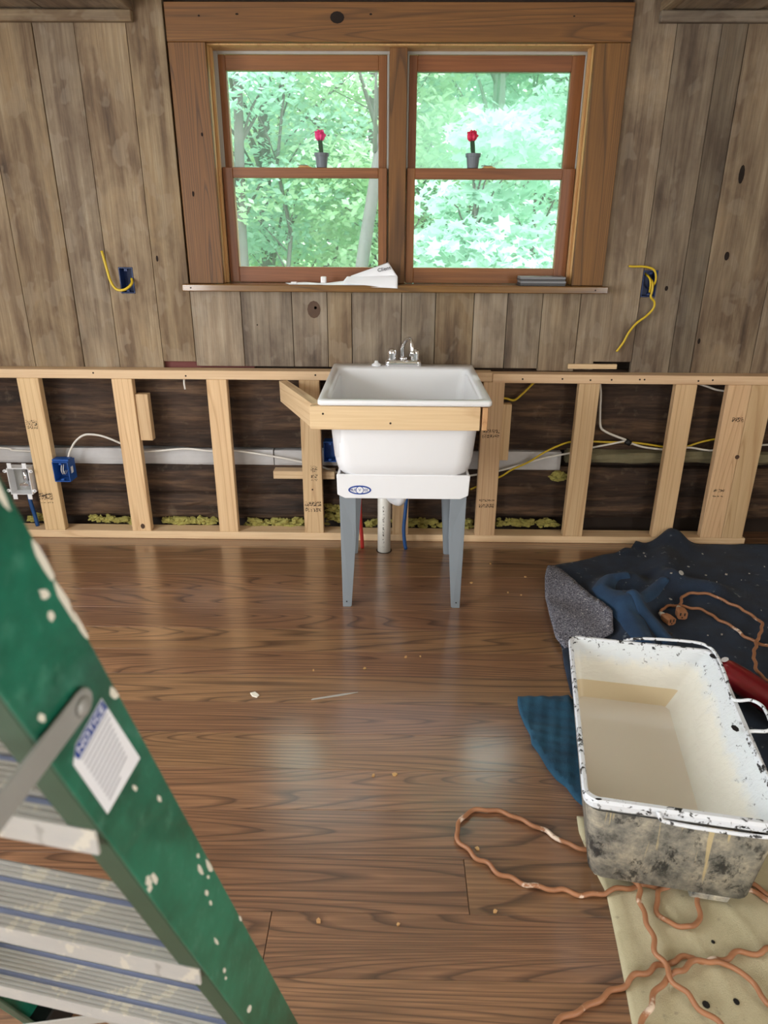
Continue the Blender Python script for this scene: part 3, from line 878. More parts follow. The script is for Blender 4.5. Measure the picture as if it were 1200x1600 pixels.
# timber cradle that carries the sink
cr = thing('sink_cradle', (0.0, 2.36, 0.725), 'pale pine board across the front of the white sink, with side boards', 'wooden frame')
bx('front_board', 'stud_x', cr, -0.288, 0.2945, 2.3455, 2.3645, 0.7235, 0.8055, .0015)
bx('side_board', 'stud_y', cr, 0.3022, 0.3205, 2.3455, 3.010, 0.7245, 0.8045, .0015)
for x, z in ((-0.243, .7795), (-0.012, .748)):
    MB().disc((x, 2.3453, z), .0038, .0038, seg=8, thick=.0008).build('screw_hole', 'hole', cr)
MB().box(-0.35, 0.35, -0.0175, 0.0175, -0.044, 0.044).build('side_board', 'stud_x', cr)
sb = cr.children[-1]
p0, p1 = Vector((-0.268, 2.385, 0.762)), Vector((-0.478, 3.005, 0.712))
d = (p1 - p0).normalized()
s = d.cross(Vector((0, 0, 1))).normalized()
R3 = Matrix((d, -s, d.cross(-s))).transposed().to_4x4()
sb.matrix_local = Matrix.Translation((p0 + p1) / 2 - world_of(cr)) @ R3
sb.scale.x = (p1 - p0).length / 0.70

# ================================================================== PIPES, BOXES, CABLES
t = tag(MB().lathe((-0.039, 2.908, 0.0006), [(.030, 0), (.030, .395), (.026, .395), (.026, .30), (.001, .30)], 20).build('drain_pipe', 'pvc', smooth=True), 'white plastic drain pipe rising from the oak floor under the sink', 'pipe')
bx('printed_line', 'stamp', t, -0.046, -0.038, 2.8772, 2.8776, 0.03, 0.24, 0)
MB().lathe((-0.039, 2.908, 0.0004), [(.036, 0), (.036, .0008), (.031, .0008)], 20).build('floor_opening', 'hole', t)
tag(MB().tube(crom([(-0.139, 2.932, 0.0006), (-0.142, 2.935, 0.06), (-0.148, 2.938, 0.15), (-0.150, 2.94, 0.34)], 5), .0085, 10).build('supply_tube', 'pex_red', smooth=True), 'red plastic water tube behind the left sink leg', 'pipe')
tag(MB().tube(crom([(0.061, 2.925, 0.0006), (0.053, 2.926, 0.05), (0.050, 2.928, 0.11), (0.058, 2.93, 0.22), (0.066, 2.935, 0.38)], 5), .0085, 10).build('supply_tube', 'pex_blue', smooth=True), 'blue plastic water tube beside the white drain pipe', 'pipe')
tag(MB().tube(crom([(-1.700, 3.06, 0.0385), (-1.702, 3.055, 0.10), (-1.706, 3.05, 0.16), (-1.708, 3.05, 0.222)], 5), .0095, 10).build('supply_tube', 'pex_blue', smooth=True), 'dark blue water tube rising to the grey valve box', 'pipe')

def outlet_box(name, x0, x1, z0, z1, y0, y1, mat, label, th=.003, group=None):
    t = thing(name, ((x0 + x1) / 2, y0, z0), label, 'outlet box', group)
    b = MB()
    b.box(x0, x0 + th, y0, y1, z0, z1).box(x1 - th, x1, y0, y1, z0, z1).box(x0 + th, x1 - th, y0, y1, z0, z0 + th).box(x0 + th, x1 - th, y0, y1, z1 - th, z1)
    b.build('shell', mat, t)
    bx('back', mat, t, x0 + th, x1 - th, y1 - th, y1, z0 + th, z1 - th, 0)
    for zc in (z0 + .010, z1 - .010):
        MB().box((x0 + x1) / 2 - .006, (x0 + x1) / 2 + .006, y0 + .001, y0 + .012, zc - .004, zc + .004).build('screw_boss', mat, t)
    return t
t = outlet_box('outlet_box', -1.1575, -1.0995, 1.1065, 1.2095, 3.0785, 3.135, 'navy_box', 'dark blue outlet box in the barn boards with one yellow cable hanging out')
t = outlet_box('outlet_box', 1.0275, 1.0865, 1.1055, 1.2095, 3.0785, 3.135, 'navy_box', 'dark blue outlet box in the barn boards with several yellow cables')
t = outlet_box('outlet_box', -1.541, -1.470, 0.288, 0.382, 2.990, 3.062, 'blue_box', 'bright blue outlet box nailed to a stud, fed by a white cable')
bx('nail_bracket', 'blue_box', t, -1.5435, -1.4685, 2.998, 3.04, 0.3825, 0.392)
bx('side_tag', 'paper', t, -1.4698, -1.4692, 3.012, 3.034, 0.322, 0.352, 0)
for dx in (0, .009):
    MB().tube(crom([(-1.512 + dx, 3.05, .325), (-1.513 + dx, 3.02, .315), (-1.510 + dx, 3.003, .34), (-1.512 + dx, 3.02, .362)], 4), .002, 6).build('wire', 'white_cable', t, smooth=True)
t = outlet_box('outlet_box', -0.318, -0.262, 0.375, 0.470, 3.052, 3.112, 'blue_box', 'blue outlet box half hidden behind the white sink')

# grey-white valve box
vb = thing('valve_box', (-1.70, 3.0, 0.22), 'grey white plastic valve box with mounting tabs and a chrome valve inside', 'valve box')
X0, X1, Z0, Z1 = -1.752, -1.652, 0.226, 0.352
b = MB()
th = .003
b.box(X0, X0 + th, 2.985, 3.04, Z0, Z1).box(X1 - th, X1, 2.985, 3.04, Z0, Z1).box(X0 + th, X1 - th, 2.985, 3.04, Z0, Z0 + th).box(X0 + th, X1 - th, 2.985, 3.04, Z1 - th, Z1)
b.build('shell', 'white_plastic', vb)
bx('back', 'alu', vb, X0 + th, X1 - th, 3.037, 3.04, Z0 + th, Z1 - th, 0)
for x, z in ((X0 + .016, Z1 + .012), (X1 - .016, Z1 + .012), (X0 + .016, Z0 - .012), (X1 - .016, Z0 - .012)):
    bx('tab', 'white_plastic', vb, x - .010, x + .010, 2.985, 2.9885, z - .012, z + .012, .001)
for x, z, sx in ((X0 - .009, Z1 - .014, -1), (X1 + .009, Z1 - .014, 1), (X0 - .009, Z0 + .018, -1), (X1 + .009, Z0 + .018, 1)):
    o = MB().disc((x, 2.9885, z), .0095, .0075, seg=12, thick=.003).build('ear', 'white_plastic', vb)
    MB().disc((x + sx * .003, 2.9852, z), .0028, .0028, seg=8, thick=.0006).build('ear_hole', 'black', o)
vv = MB().tube([(-1.690, 3.020, .265), (-1.690, 3.020, .335)], .010, 12).build('valve_stem', 'chrome', vb, smooth=True)
MB().lathe((-1.690, 3.034, .268), [(.016, 0), (.016, .012), (.007, .014), (.007, .03), (.013, .031), (.013, .036)], 10, axis=(0, -1, 0)).build('valve_body', 'chrome', vb, smooth=True)
MB().box(-1.712, -1.668, 2.994, 2.998, .262, .275).build('valve_handle', 'chrome', vb, bevel=.002)

def cable(pts, r, mat, label, name='cable', group=None, per=8):
    return tag(MB().tube(crom(pts, per), r, 8).build(name, mat, smooth=True), label, 'cable', group)
cable([(-1.49, 3.045, .380), (-1.483, 3.055, .410), (-1.455, 3.065, .455), (-1.415, 3.068, .485), (-1.375, 3.07, .490), (-1.32, 3.07, .480), (-1.25, 3.072, .449), (-1.19, 3.085, .410), (-1.10, 3.09, .408), (-0.96, 3.09, .420), (-0.84, 3.09, .410), (-0.74, 3.09, .413),
       (-0.635, 3.085, .402), (-0.517, 3.085, .382), (-0.414, 3.085, .361), (-0.341, 3.085, .343), (-0.20, 3.085, .292), (-0.12, 3.085, .285)], .0048, 'white_cable', 'white cable arching out of the bright blue outlet box and along the logs')
cable([(-2.3, 3.10, .44), (-1.83, 3.10, .413), (-1.77, 3.10, .402), (-1.66, 3.09, .40)], .0045, 'white_cable', 'short white cable behind the first stud above the grey valve box')
tag(MB().tube(crom([(-0.917, 3.04, .757), (-0.916, 3.03, .735), (-0.914, 3.03, .710)], 4), .004, 8).build('cable', 'white_cable', smooth=True), 'stub of white cable hanging under the top rail', 'cable')
cable([(-1.105, 3.075, 1.165), (-1.100, 3.055, 1.148), (-1.121, 3.045, 1.128), (-1.148, 3.045, 1.121), (-1.172, 3.05, 1.130), (-1.189, 3.055, 1.160), (-1.198, 3.058, 1.205), (-1.210, 3.06, 1.275)], .0055, 'yellow_cable', 'yellow cable curling up from the outlet box beside the window')
cable([(1.070, 3.11, 1.140), (1.072, 3.062, 1.160), (1.070, 3.052, 1.190), (1.056, 3.055, 1.216), (1.020, 3.062, 1.226), (0.976, 3.066, 1.226), (0.958, 3.066, 1.228)], .0045, 'yellow_cable', 'yellow cable bent sideways out of the outlet box on the darker boards')
cable([(1.055, 3.115, 1.190), (1.063, 3.065, 1.165), (1.064, 3.055, 1.135), (1.061, 3.052, 1.108), (1.080, 3.056, 1.088), (1.081, 3.060, 1.061), (1.057, 3.062, 1.030), (1.021, 3.064, 1.0), (0.994, 3.066, .961), (0.977, 3.066, .92), (0.953, 3.068, .88)], .0048, 'yellow_cable', 'long yellow cable drooping from the outlet box down the darker boards')
cable([(1.040, 3.118, 1.20), (1.052, 3.072, 1.18), (1.058, 3.066, 1.15), (1.060, 3.072, 1.125)], .0042, 'yellow_cable', 'yellow cable looped inside the outlet box on the darker boards')
cable([(0.36, 3.075, .24), (0.49, 3.075, .302), (0.547, 3.075, .34), (0.617, 3.075, .375), (0.686, 3.072, .424), (0.755, 3.07, .461), (0.812, 3.07, .477), (0.90, 3.07, .478), (0.971, 3.07, .476), (1.057, 3.07, .476), (1.116, 3.072, .471), (1.234, 3.075, .454), (1.30, 3.075, .450), (1.39, 3.075, .480), (1.46, 3.075, .496)], .0045, 'yellow_cable', 'yellow cable running behind the studs of the darker corner')
cable([(0.30, 3.085, .295), (0.373, 3.085, .307), (0.49, 3.085, .33), (0.591, 3.085, .362), (0.691, 3.085, .394), (0.805, 3.083, .419), (0.902, 3.076, .448), (0.972, 3.068, .466), (1.04, 3.064, .482), (1.072, 3.064, .473), (1.132, 3.066, .455), (1.235, 3.07, .444), (1.33, 3.07, .454), (1.409, 3.07, .444), (1.47, 3.07, .444), (1.75, 3.08, .47), (2.2, 3.08, .44)], .0048, 'white_cable', 'white cable sagging along the logs toward the darker corner')
cable([(0.892, 3.055, .757), (0.905, 3.06, .70), (0.913, 3.065, .623), (0.924, 3.066, .55), (0.95, 3.066, .526), (0.996, 3.066, .506), (1.041, 3.062, .490), (1.07, 3.060, .470)], .0052, 'white_cable', 'white cable dropping from the top rail to a black tie')
tag(MB().tube([(1.042, 3.054, .487), (1.062, 3.054, .475)], .013, 10).build('cable_tie', 'black', smooth=True), 'small black tie holding the white and yellow cables', 'tie')
cable([(0.46, 3.075, .672), (0.494, 3.075, .671), (0.531, 3.075, .663), (0.563, 3.075, .689), (0.60, 3.08, .727), (0.63, 3.08, .757)], .005, 'yellow_cable', 'short yellow cable just behind the stud beside the sink')
cable([(1.33, 3.078, .742), (1.372, 3.078, .730), (1.417, 3.078, .716), (1.48, 3.078, .709)], .0045, 'white_cable', 'short white cable under the top rail at the doubled studs')
tag(MB().box(.752, .962, 3.064, 3.0775, .806, .826).build('wood_shim', 'stud_x', bevel=.001), 'loose shim lying on the top rail under the barn boards', 'wood scrap')

# ================================================================== ON THE SILL AND SASHES
def cactus(x, y, z, pr, headmat, label, lean):
    t = thing('potted_cactus', (x, y, z), label, 'cactus', 'grafted cactuses on the window sashes')
    MB().lathe((x, y, z + .0005), [(pr * .74, 0), (pr * .90, .040), (pr * 1.02, .0405), (pr * 1.05, .053), (pr * .97, .053), (pr * .94, .047), (.001, .047)], 18).build('pot', 'pot', t, smooth=False)
    MB().lathe((x, y, z + .0476), [(pr * .92, 0), (.001, .002)], 14).build('soil', 'soil', t)
    rs = []
    for i in range(6):
        h = i / 5 * .056
        r = .0125 * (1.0 - .12 * abs(i - 2.5) / 2.5)
        rs.append([(x + lean * h * .4 + r * (1 if k % 2 else .72) * math.cos(k * math.pi / 4), y + r * (1 if k % 2 else .72) * math.sin(k * math.pi / 4), z + .049 + h) for k in range(8)])
    MB().rings(rs).build('stem', 'cactus_green', t)
    c = Vector((x + lean * .024, y, z + .115))
    rs = []
    for i in range(7):
        ph = math.pi * (i + .15) / 6.3 - math.pi / 2
        rs.append([c + Vector((math.cos(a) * math.cos(ph), math.sin(a) * math.cos(ph), math.sin(ph) * .95)) * .0195 * (1.12 if k % 2 else .82) for k, a in ((k, 2 * math.pi * k / 16) for k in range(16))])
    hd = MB().rings(rs).build('grafted_head', headmat, t)
    for k in range(9):
        a = k * 2.4
        ph = .1 + .13 * k
        q = c + Vector((math.cos(a) * math.cos(ph), math.sin(a) * math.cos(ph), math.sin(ph))) * .0195
        MB().lathe(q, [(.004, -.003), (.0055, .001), (.003, .005), (.0005, .006)], 6, axis=(q - c)).build('offset', headmat, hd)
cactus(-0.303, 3.158, 1.5925, .0285, 'cactus_pink', 'bright pink grafted cactus in a grey pot, on the sash nearer the green ladder', -.2)
cactus(0.307, 3.158, 1.5925, .0300, 'cactus_red', 'dark red grafted cactus in a grey pot, on the sash with the hazy pane', -.3)
def shims(x, lab):
    t = thing('shim_stack', (x, 3.158, 1.592), lab, 'wood scraps')
    bx('slip', 'jamb', t, x - .026, x + .026, 3.146, 3.170, 1.5925, 1.596, .0008)
    bx('slip', 'jamb', t, x - .020, x + .016, 3.147, 3.169, 1.5965, 1.600, .0008)
    bx('slip', 'slate', t, x - .030, x + .012, 3.148, 3.166, 1.6005, 1.603, .0008)
shims(-0.372, 'small stack of thin wooden slips beside the pink cactus')
shims(0.372, 'small stack of thin wooden slips beside the red cactus')

pp = thing('paper_sheets', (-0.2, 3.05, 1.149), 'white printed sheets curling up on the window sill against the mullion', 'paper')
def sheet(name, hf, x0, x1, nx=26, ny=8, par=pp, th=.0006):
    vs, fs = [], []
    for i in range(nx + 1):
        for j in range(ny + 1):
            vs.append(hf(i / nx, j / ny))
    for i in range(nx):
        for j in range(ny):
            a = i * (ny + 1) + j
            fs.append((a, a + ny + 1, a + ny + 2, a + 1))
    o = MB().add(vs, fs).build(name, 'paper', par, smooth=True)
    sm = o.modifiers.new('solid', 'SOLIDIFY')
    sm.thickness = th
    return o
def h1(u, v):
    x = -0.438 + u * .447 - v * .03 * (1 - u)
    yb = 3.015 + (1 - u) * .02
    lift = max(0, u - .30) / .70
    y = yb + v * (.085 - .03 * lift)
    z = 1.1502 + .004 * math.sin(u * 9) ** 2 * v + .030 * lift ** 1.4 * v - (.012 * lift if v < .1 else 0)
    return (x, y, z)
sheet('lower_sheet', h1, 0, 1)
def h2(u, v):
    # flap folded up and leaning back: u along its length toward the mullion, v from the crease up to the free edge
    a = Vector((-0.185, 3.052, 1.180)).lerp(Vector((0.006, 3.040, 1.186)), u)
    b = Vector((-0.185, 3.060, 1.183)).lerp(Vector((-0.030, 3.072, 1.236)), u)
    p = a.lerp(b, v)
    p.y -= .006 * math.sin(v * math.pi) * u
    return p
sheet('raised_flap', h2, 0, 1)
def h3(u, v):
    a = Vector((-0.22, 3.022, 1.158)).lerp(Vector((0.009, 3.012, 1.138)), u)
    b = Vector((-0.20, 3.054, 1.181)).lerp(Vector((0.007, 3.041, 1.187)), u)
    p = a.lerp(b, v)
    p.z += .010 * math.sin(v * math.pi) * u
    return p
sheet('front_sheet', h3, 0, 1)
text_mesh('lettering', 'Client', .023, (-0.047, 3.0490, 1.2110), (.19, -.002, .042), (-.10, .50, .80), 'ink', pp)
tag(MB().rings([rr(-.307, -.284, 3.018, 3.041, .006, 1.1578), rr(-.307, -.284, 3.018, 3.041, .006, 1.180), rr(-.304, -.287, 3.021, 3.038, .005, 1.182)]).build('bottle_top', 'white_plastic', bevel=.0005), 'little white plastic cap standing on the papers on the sill', 'cap')
tag(MB().rings([rr(-.432, -.405, 3.024, 3.044, .004, 1.1535), rr(-.430, -.407, 3.026, 3.042, .004, 1.160)]).build('plastic_clip', 'white_plastic', bevel=.0005), 'flat white plastic clip at the end of the papers on the sill', 'clip')
for i, (z, th, mt, dx) in enumerate(((1.1493, .0088, 'slate_dark', 0), (1.1585, .0095, 'slate', .002), (1.1684, .006, 'slate_dark', -.002), (1.1748, .0095, 'slate', 0))):
    tag(MB().box(.515 + dx, .701 + dx, 3.045, 3.13, z, z + th).build('sample_tile', mt, bevel=.001),
        ('dark grey tile at the bottom of the stack on the sill', 'light grey tile second from the bottom of the sill stack', 'dark grey tile second from the top of the sill stack', 'light grey tile on top of the stack on the sill')[i], 'tile', 'grey tiles stacked on the sill')

# ================================================================== FLOOR COVERS
def inside(p, poly):
    x, y = p
    c = False
    n = len(poly)
    for i in range(n):
        (x1, y1), (x2, y2) = poly[i], poly[(i + 1) % n]
        if (y1 > y) != (y2 > y) and x < (x2 - x1) * (y - y1) / (y2 - y1) + x1:
            c = not c
    return c
def near(p, a, b):
    ax, ay = a; bx_, by_ = b
    dx, dy = bx_ - ax, by_ - ay
    L = dx * dx + dy * dy
    t = 0 if L == 0 else max(0, min(1, ((p[0] - ax) * dx + (p[1] - ay) * dy) / L))
    q = (ax + dx * t, ay + dy * t)
    return q, math.hypot(p[0] - q[0], p[1] - q[1])
def ridge(p, line, w, h):
    d = min(near(p, a, b)[1] for a, b in zip(line, line[1:]))
    return h * math.exp(-(d / w) ** 2)
def cloth_mesh(name, outline, res, hfun, mat, parent=None, z0=0.0008):
    xs = [p[0] for p in outline]; ys = [p[1] for p in outline]
    nx = int((max(xs) - min(xs)) / res) + 2
    ny = int((max(ys) - min(ys)) / res) + 2
    bm = bmesh.new()
    grid = {}
    for i in range(nx):
        for j in range(ny):
            cx, cy = min(xs) + (i + .5) * res, min(ys) + (j + .5) * res
            if inside((cx, cy), outline):
                q = []
                for a, b in ((i, j), (i + 1, j), (i + 1, j + 1), (i, j + 1)):
                    if (a, b) not in grid:
                        grid[(a, b)] = bm.verts.new((min(xs) + a * res, min(ys) + b * res, 0))
                    q.append(grid[(a, b)])
                bm.faces.new(q)
    segs = list(zip(outline, outline[1:] + outline[:1]))
    for v in bm.verts:
        if any(e.is_boundary for e in v.link_edges):
            q = min((near((v.co.x, v.co.y), a, b) for a, b in segs), key=lambda t: t[1])
            if q[1] < res * 1.2:
                v.co.x, v.co.y = q[0]
    for v in bm.verts:
        v.co.z = max(z0 + .001, hfun(v.co.x, v.co.y))
    be = [e for e in bm.edges if e.is_boundary]
    r = bmesh.ops.extrude_edge_only(bm, edges=be)
    for v in r['geom']:
        if isinstance(v, bmesh.types.BMVert):
            v.co.z = max(z0, v.co.z - .012) if v.co.z > .03 else z0
    bmesh.ops.recalc_face_normals(bm, faces=bm.faces)
    bm.verts.index_update()
    mb = MB()
    mb.v = [v.co.copy() for v in bm.verts]
    mb.f = [tuple(v.index for v in f.verts) for f in bm.faces]
    bm.free()
    o = mb.build(name, mat, parent, smooth=True)
    return o
N3 = lambda x, y, s, z=0: mn.noise((x * s, y * s, z))

nav_out = [(0.585, 2.02), (0.60, 2.12), (0.598, 2.30), (0.612, 2.433), (0.640, 2.60), (0.668, 2.70), (0.70, 2.744), (0.808, 2.791), (0.939, 2.859), (1.081, 2.903), (1.13, 2.985), (1.246, 2.995), (1.31, 3.004), (1.40, 2.985), (1.63, 2.995), (1.85, 2.99),
           (2.15, 2.95), (2.2, 2.2), (2.1, 1.45), (1.35, 1.30), (0.96, 1.42), (0.80, 1.55), (0.62, 1.62), (0.57, 1.85)]
R1 = [(1.29, 2.985), (1.20, 2.80), (1.135, 2.66), (1.170, 2.56), (1.30, 2.51)]
R2 = [(0.862, 2.06), (0.868, 2.22), (0.835, 2.35), (0.832, 2.46), (0.885, 2.55), (0.98, 2.58)]
R3l = [(0.896, 2.33), (0.989, 2.422), (1.125, 2.57)]
R4 = [(0.965, 2.10), (0.945, 2.26), (0.90, 2.40)]
def hn(x, y):
    p = (x, y)
    h = .013 + .004 * N3(x, y, 5) + .003 * N3(x, y, 13, 2)
    if y < 2.05:
        return max(.006, h * min(1, max(.6, (y - 1.6) / .4)))
    for ln, w, hh in ((R1, .06, .045), (R2, .055, .055), (R3l, .05, .042), (R4, .04, .040)):
        h += ridge(p, ln, w, hh)
    h += ridge(p, [(1.29, 2.985), (1.315, 2.97)], .06, .035)
    h += ridge(p, [(1.13, 2.97), (1.05, 2.90)], .03, .02)
    return h
navy = tag(cloth_mesh('moving_blanket', nav_out, .016, hn, 'navy'), 'rumpled navy moving blanket spread on the floor along the studs, one corner folded over', 'blanket')
fl_out = [(0.664, 2.705), (0.69, 2.70), (0.722, 2.62), (0.755, 2.47), (0.812, 2.27), (0.79, 2.17), (0.70, 2.12), (0.60, 2.085), (0.583, 2.15), (0.590, 2.30), (0.604, 2.45), (0.632, 2.60)]
cloth_mesh('folded_corner', fl_out, .014, lambda x, y: hn(x, y) + .012 + .012 * N3(x, y, 6, 3) + .014, 'felt', navy, z0=.022)
def fold(name, line, w, hh):
    out, back = [], []
    L = crom([(a, b, 0) for a, b in line], 5)
    for i, p in enumerate(L):
        d = (L[min(i + 1, len(L) - 1)] - L[max(i - 1, 0)]).normalized()
        ww = w * (.55 + .45 * math.sin(math.pi * min(1, i / (len(L) - 1) + .12)))
        out.append((p.x - d.y * ww, p.y + d.x * ww)); back.append((p.x + d.y * ww, p.y - d.x * ww))
    cloth_mesh(name, out + back[::-1], .008, lambda x, y: hn(x, y) + .007 - .010 * (min(near((x, y), a, b)[1] for a, b in zip(line, line[1:])) / w) ** 2, 'blue_cloth', navy, z0=.006)
fold('blue_fold', [(0.872, 2.06), (0.872, 2.22), (0.838, 2.36), (0.836, 2.47), (0.885, 2.55), (0.96, 2.578)], .052, .012)
fold('blue_fold', [(0.900, 2.335), (0.989, 2.422), (1.10, 2.54)], .036, .010)
fold('blue_fold', [(0.963, 2.09), (0.945, 2.24), (0.905, 2.36)], .038, .010)

pad_out = [(0.394, 1.812), (0.3925, 1.757), (0.398, 1.70), (0.407, 1.655), (0.404, 1.62), (0.418, 1.575), (0.430, 1.52), (0.446, 1.478), (0.466, 1.452), (0.479, 1.41), (0.512, 1.362), (0.60, 1.36), (0.70, 1.40), (0.72, 1.80), (0.56, 1.822)]
def hp(x, y):
    h = .012 + .010 * math.exp(-((y - 1.80) / .05) ** 2) + .004 * N3(x, y, 16) + .003 * math.sin(x * 95 + y * 60) * math.sin(x * 60 - y * 95)
    return h + .012 * max(0, math.sin((y - 1.35) * 9)) * max(0, 1 - (x - .40) / .16) if x < .56 else .010
tag(cloth_mesh('quilted_pad', pad_out, .009, hp, 'teal_pad'), 'teal blue quilted pad with a ragged edge sticking out from under the paint tub', 'pad')

cv_out = [(0.470, 1.352), (0.464, 1.304), (0.474, 1.194), (0.484, 1.135), (0.479, 1.08), (0.472, 1.008), (0.465, .941), (0.455, .857), (0.448, .70), (1.9, .66), (1.95, 1.25), (1.30, 1.285), (0.95, 1.38), (0.72, 1.375), (0.60, 1.345)]
CR = [[(0.60, 1.12), (0.66, .95), (0.64, .72)], [(0.74, 1.10), (0.80, .9), (0.86, .7)], [(0.505, 1.12), (0.49, .95), (0.475, .72)], [(0.56, 1.05), (0.57, .9)], [(0.9, 1.1), (1.0, .8)]]
def hc(x, y):
    h = .0042 + .0012 * N3(x, y, 9) + .0006 * N3(x, y, 31)
    for k, ln in enumerate(CR):
        h += ridge((x, y), ln, .010, .0045 if k != 2 else .003)
    return max(.0022, h)
cv = tag(cloth_mesh('drop_cloth', cv_out, .011, hc, 'canvas'), 'cream canvas drop cloth under the paint tub and orange cords', 'drop cloth')
for x, y, r in ((0.606, .893, .007), (0.665, .898, .006), (0.672, 1.02, .004)):
    MB().disc((x, y, hc(x, y) + .0012), r, r * 1.1, nrm=(0, 0, 1), seg=9, thick=.0006).build('paint_spot', 'black', cv)

# ================================================================== PAINT TUB
TB = thing('paint_tub', (0.60, 1.42, 0.012), 'big paint-caked roller tub half full of cream paint, with a wire handle', 'paint tub')
ta = math.radians(10)
ex, ey = Vector((math.cos(ta), -math.sin(ta), 0)), Vector((math.sin(ta), math.cos(ta), 0))
def L2(a, b, z): return ex * a + ey * b + Vector((0, 0, z))
def lr(x0, x1, y0, y1, r, z, seg=5): return [L2(p[0], p[1], p[2]) for p in rr(x0, x1, y0, y1, r, z, seg)]
A0, A1, B0, B1, H = 0.203, 0.610, 1.203, 1.852, 0.262
MB().rings([lr(A0 + .050, A1 - .045, B0 + .026, B1 - .05, .03, .026), lr(A0 + .036, A1 - .030, B0 + .010, B1 - .035, .035, .034), lr(A0 + .010, A1 - .010, B0 + .003, B1 - .008, .03, H - .034)], cap1=False).build('outer_shell', 'tray_out', TB, smooth=True)
MB().rings([lr(A0 + .009, A1 - .009, B0 + .004, B1 - .007, .03, H - .030), lr(A0 + .001, A1 - .001, B0 - .003, B1, .03, H - .022), lr(A0 - .001, A1 + .001, B0 - .004, B1 + .001, .03, H - .008), lr(A0 + .002, A1 - .002, B0 - .001, B1 - .002, .028, H),
            lr(A0 + .008, A1 - .012, B0 + .008, B1 - .008, .026, H), lr(A0 + .0115, A1 - .0165, B0 + .0115, B1 - .0115, .024, H - .006)], cap0=False, cap1=False).build('rim', 'tray_rim', TB)
zw = .163
def inn(t):    # interior section, t = 0 at the floor of the tub, 1 at the rim
    return lr(A0 + .044 + (.0105 - .044) * t, (A1 - .185) + (.170) * t, B0 + .04 + (-.029) * t, B1 - .150 + .139 * t, .022, .045 + (H - .005 - .045) * t)
tz = (zw - .045) / (H - .050)
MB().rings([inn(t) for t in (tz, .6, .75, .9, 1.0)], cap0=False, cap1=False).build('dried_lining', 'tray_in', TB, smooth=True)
tl = (.122 - .045) / (H - .050)
MB().rings([inn(t) for t in (0, tl, tz)], cap0=True, cap1=False).build('wet_lining', 'tray_in', TB, smooth=True)
wet = TB.children[-1]
wet.data.materials.append(M['wet_band'])
for p in wet.data.polygons:
    if abs(p.normal.dot(ey)) > .5 and (Vector(p.center) + wet.location).y > 0:
        p.material_index = 1
MB().rings([inn(tl - .08), inn(tl)], cap0=False, cap1=True).build('paint_pool', 'wet_paint', TB)
MB().prism([L2(.455, B0 + .012, .0125), L2(.535, B0 + .012, .0125), L2(.540, B0 + .012, .032), L2(.450, B0 + .012, .032)], ey * .06).build('foot', 'tray_out', TB, bevel=.004)
MB().prism([L2(.30, B1 - .16, .0125), L2(.50, B1 - .16, .0125), L2(.50, B1 - .16, .032), L2(.30, B1 - .16, .032)], ey * .06).build('foot', 'tray_out', TB, bevel=.004)
MB().prism([L2(A0 + .05, B0 + .03, .0125), L2(A0 + .09, B0 + .03, .0125), L2(A0 + .09, B0 + .03, .032), L2(A0 + .05, B0 + .03, .032)], ey * .06).build('foot', 'tray_out', TB, bevel=.004)
hz = H + .008
wire = crom([L2(.36, B1 + .006, H - .004), L2(.42, B1 + .008, hz), L2(.54, B1 + .010, hz + .004), L2(.585, B1 - .004, hz + .004), L2(.603, B1 - .045, hz), L2(.602, 1.70, hz), L2(.594, 1.615, hz), L2(.606, 1.596, hz + .006),
             L2(.632, 1.592, hz + .014), L2(.652, 1.565, hz + .016), L2(.652, 1.505, hz + .014), L2(.640, 1.484, hz + .008), L2(.606, 1.486, hz), L2(.596, 1.47, hz), L2(.598, 1.38, hz), L2(.602, 1.27, hz),
             L2(.617, 1.215, hz - .004), L2(.610, 1.194, H - .012), L2(.56, 1.190, H - .024), L2(.45, 1.190, H - .026), L2(.37, 1.190, H - .022), L2(.355, 1.191, H - .012), L2(.352, 1.196, H - .004)], 4)
MB().tube(wire, .0044, 8).build('wire_handle', 'tray_rim', TB, smooth=True)
for a, b, w, l in ((.43, 1.70, .012, .010), (.596, 1.815, .014, .018), (A0 + .004, 1.835, .006, .006), (.575, 1.50, .012, .018), (.592, 1.235, .012, .016), (A0 + .03, 1.203, .010, .004)):
    if b < 1.7 or b > 1.8:
        MB().disc(L2(a, b, H + .0004), w * .7, l * .7, nrm=(0, 0, 1), seg=7, thick=.0006).build('paint_chip', 'black', TB)

# ================================================================== CORDS AND SMALL TOOLS ON THE FLOOR
def cord(pts2, z, label, r=.0056, zs=None, name='extension_cord', wob=.0032, seed=0):
    P = [(p[0], p[1], (z(p[0], p[1]) if callable(z) else z)) for p in pts2]
    L = crom(P, 7)
    out = []
    acc = 0
    for i, p in enumerate(L):
        d = (L[min(i + 1, len(L) - 1)] - L[max(i - 1, 0)])
        if i: acc += (p - L[i - 1]).length
        d = d.normalized()
        n = Vector((-d.y, d.x, 0))
        zz = (z(p.x, p.y) if callable(z) else z)
        q = p + n * wob * (math.sin(acc * 105 + seed) + .6 * math.sin(acc * 61 + seed * 2))
        q.z = zz + abs(.002 * math.sin(acc * 52 + seed))
        out.append(q)
    return tag(MB().tube(out, r, 8).build(name, 'cord', smooth=True), label, 'cord')
def zf(extra): 
    def f(x, y):
        return (hc(x, y) if inside((x, y), cv_out) else 0.0) + .0064 + extra
    return f
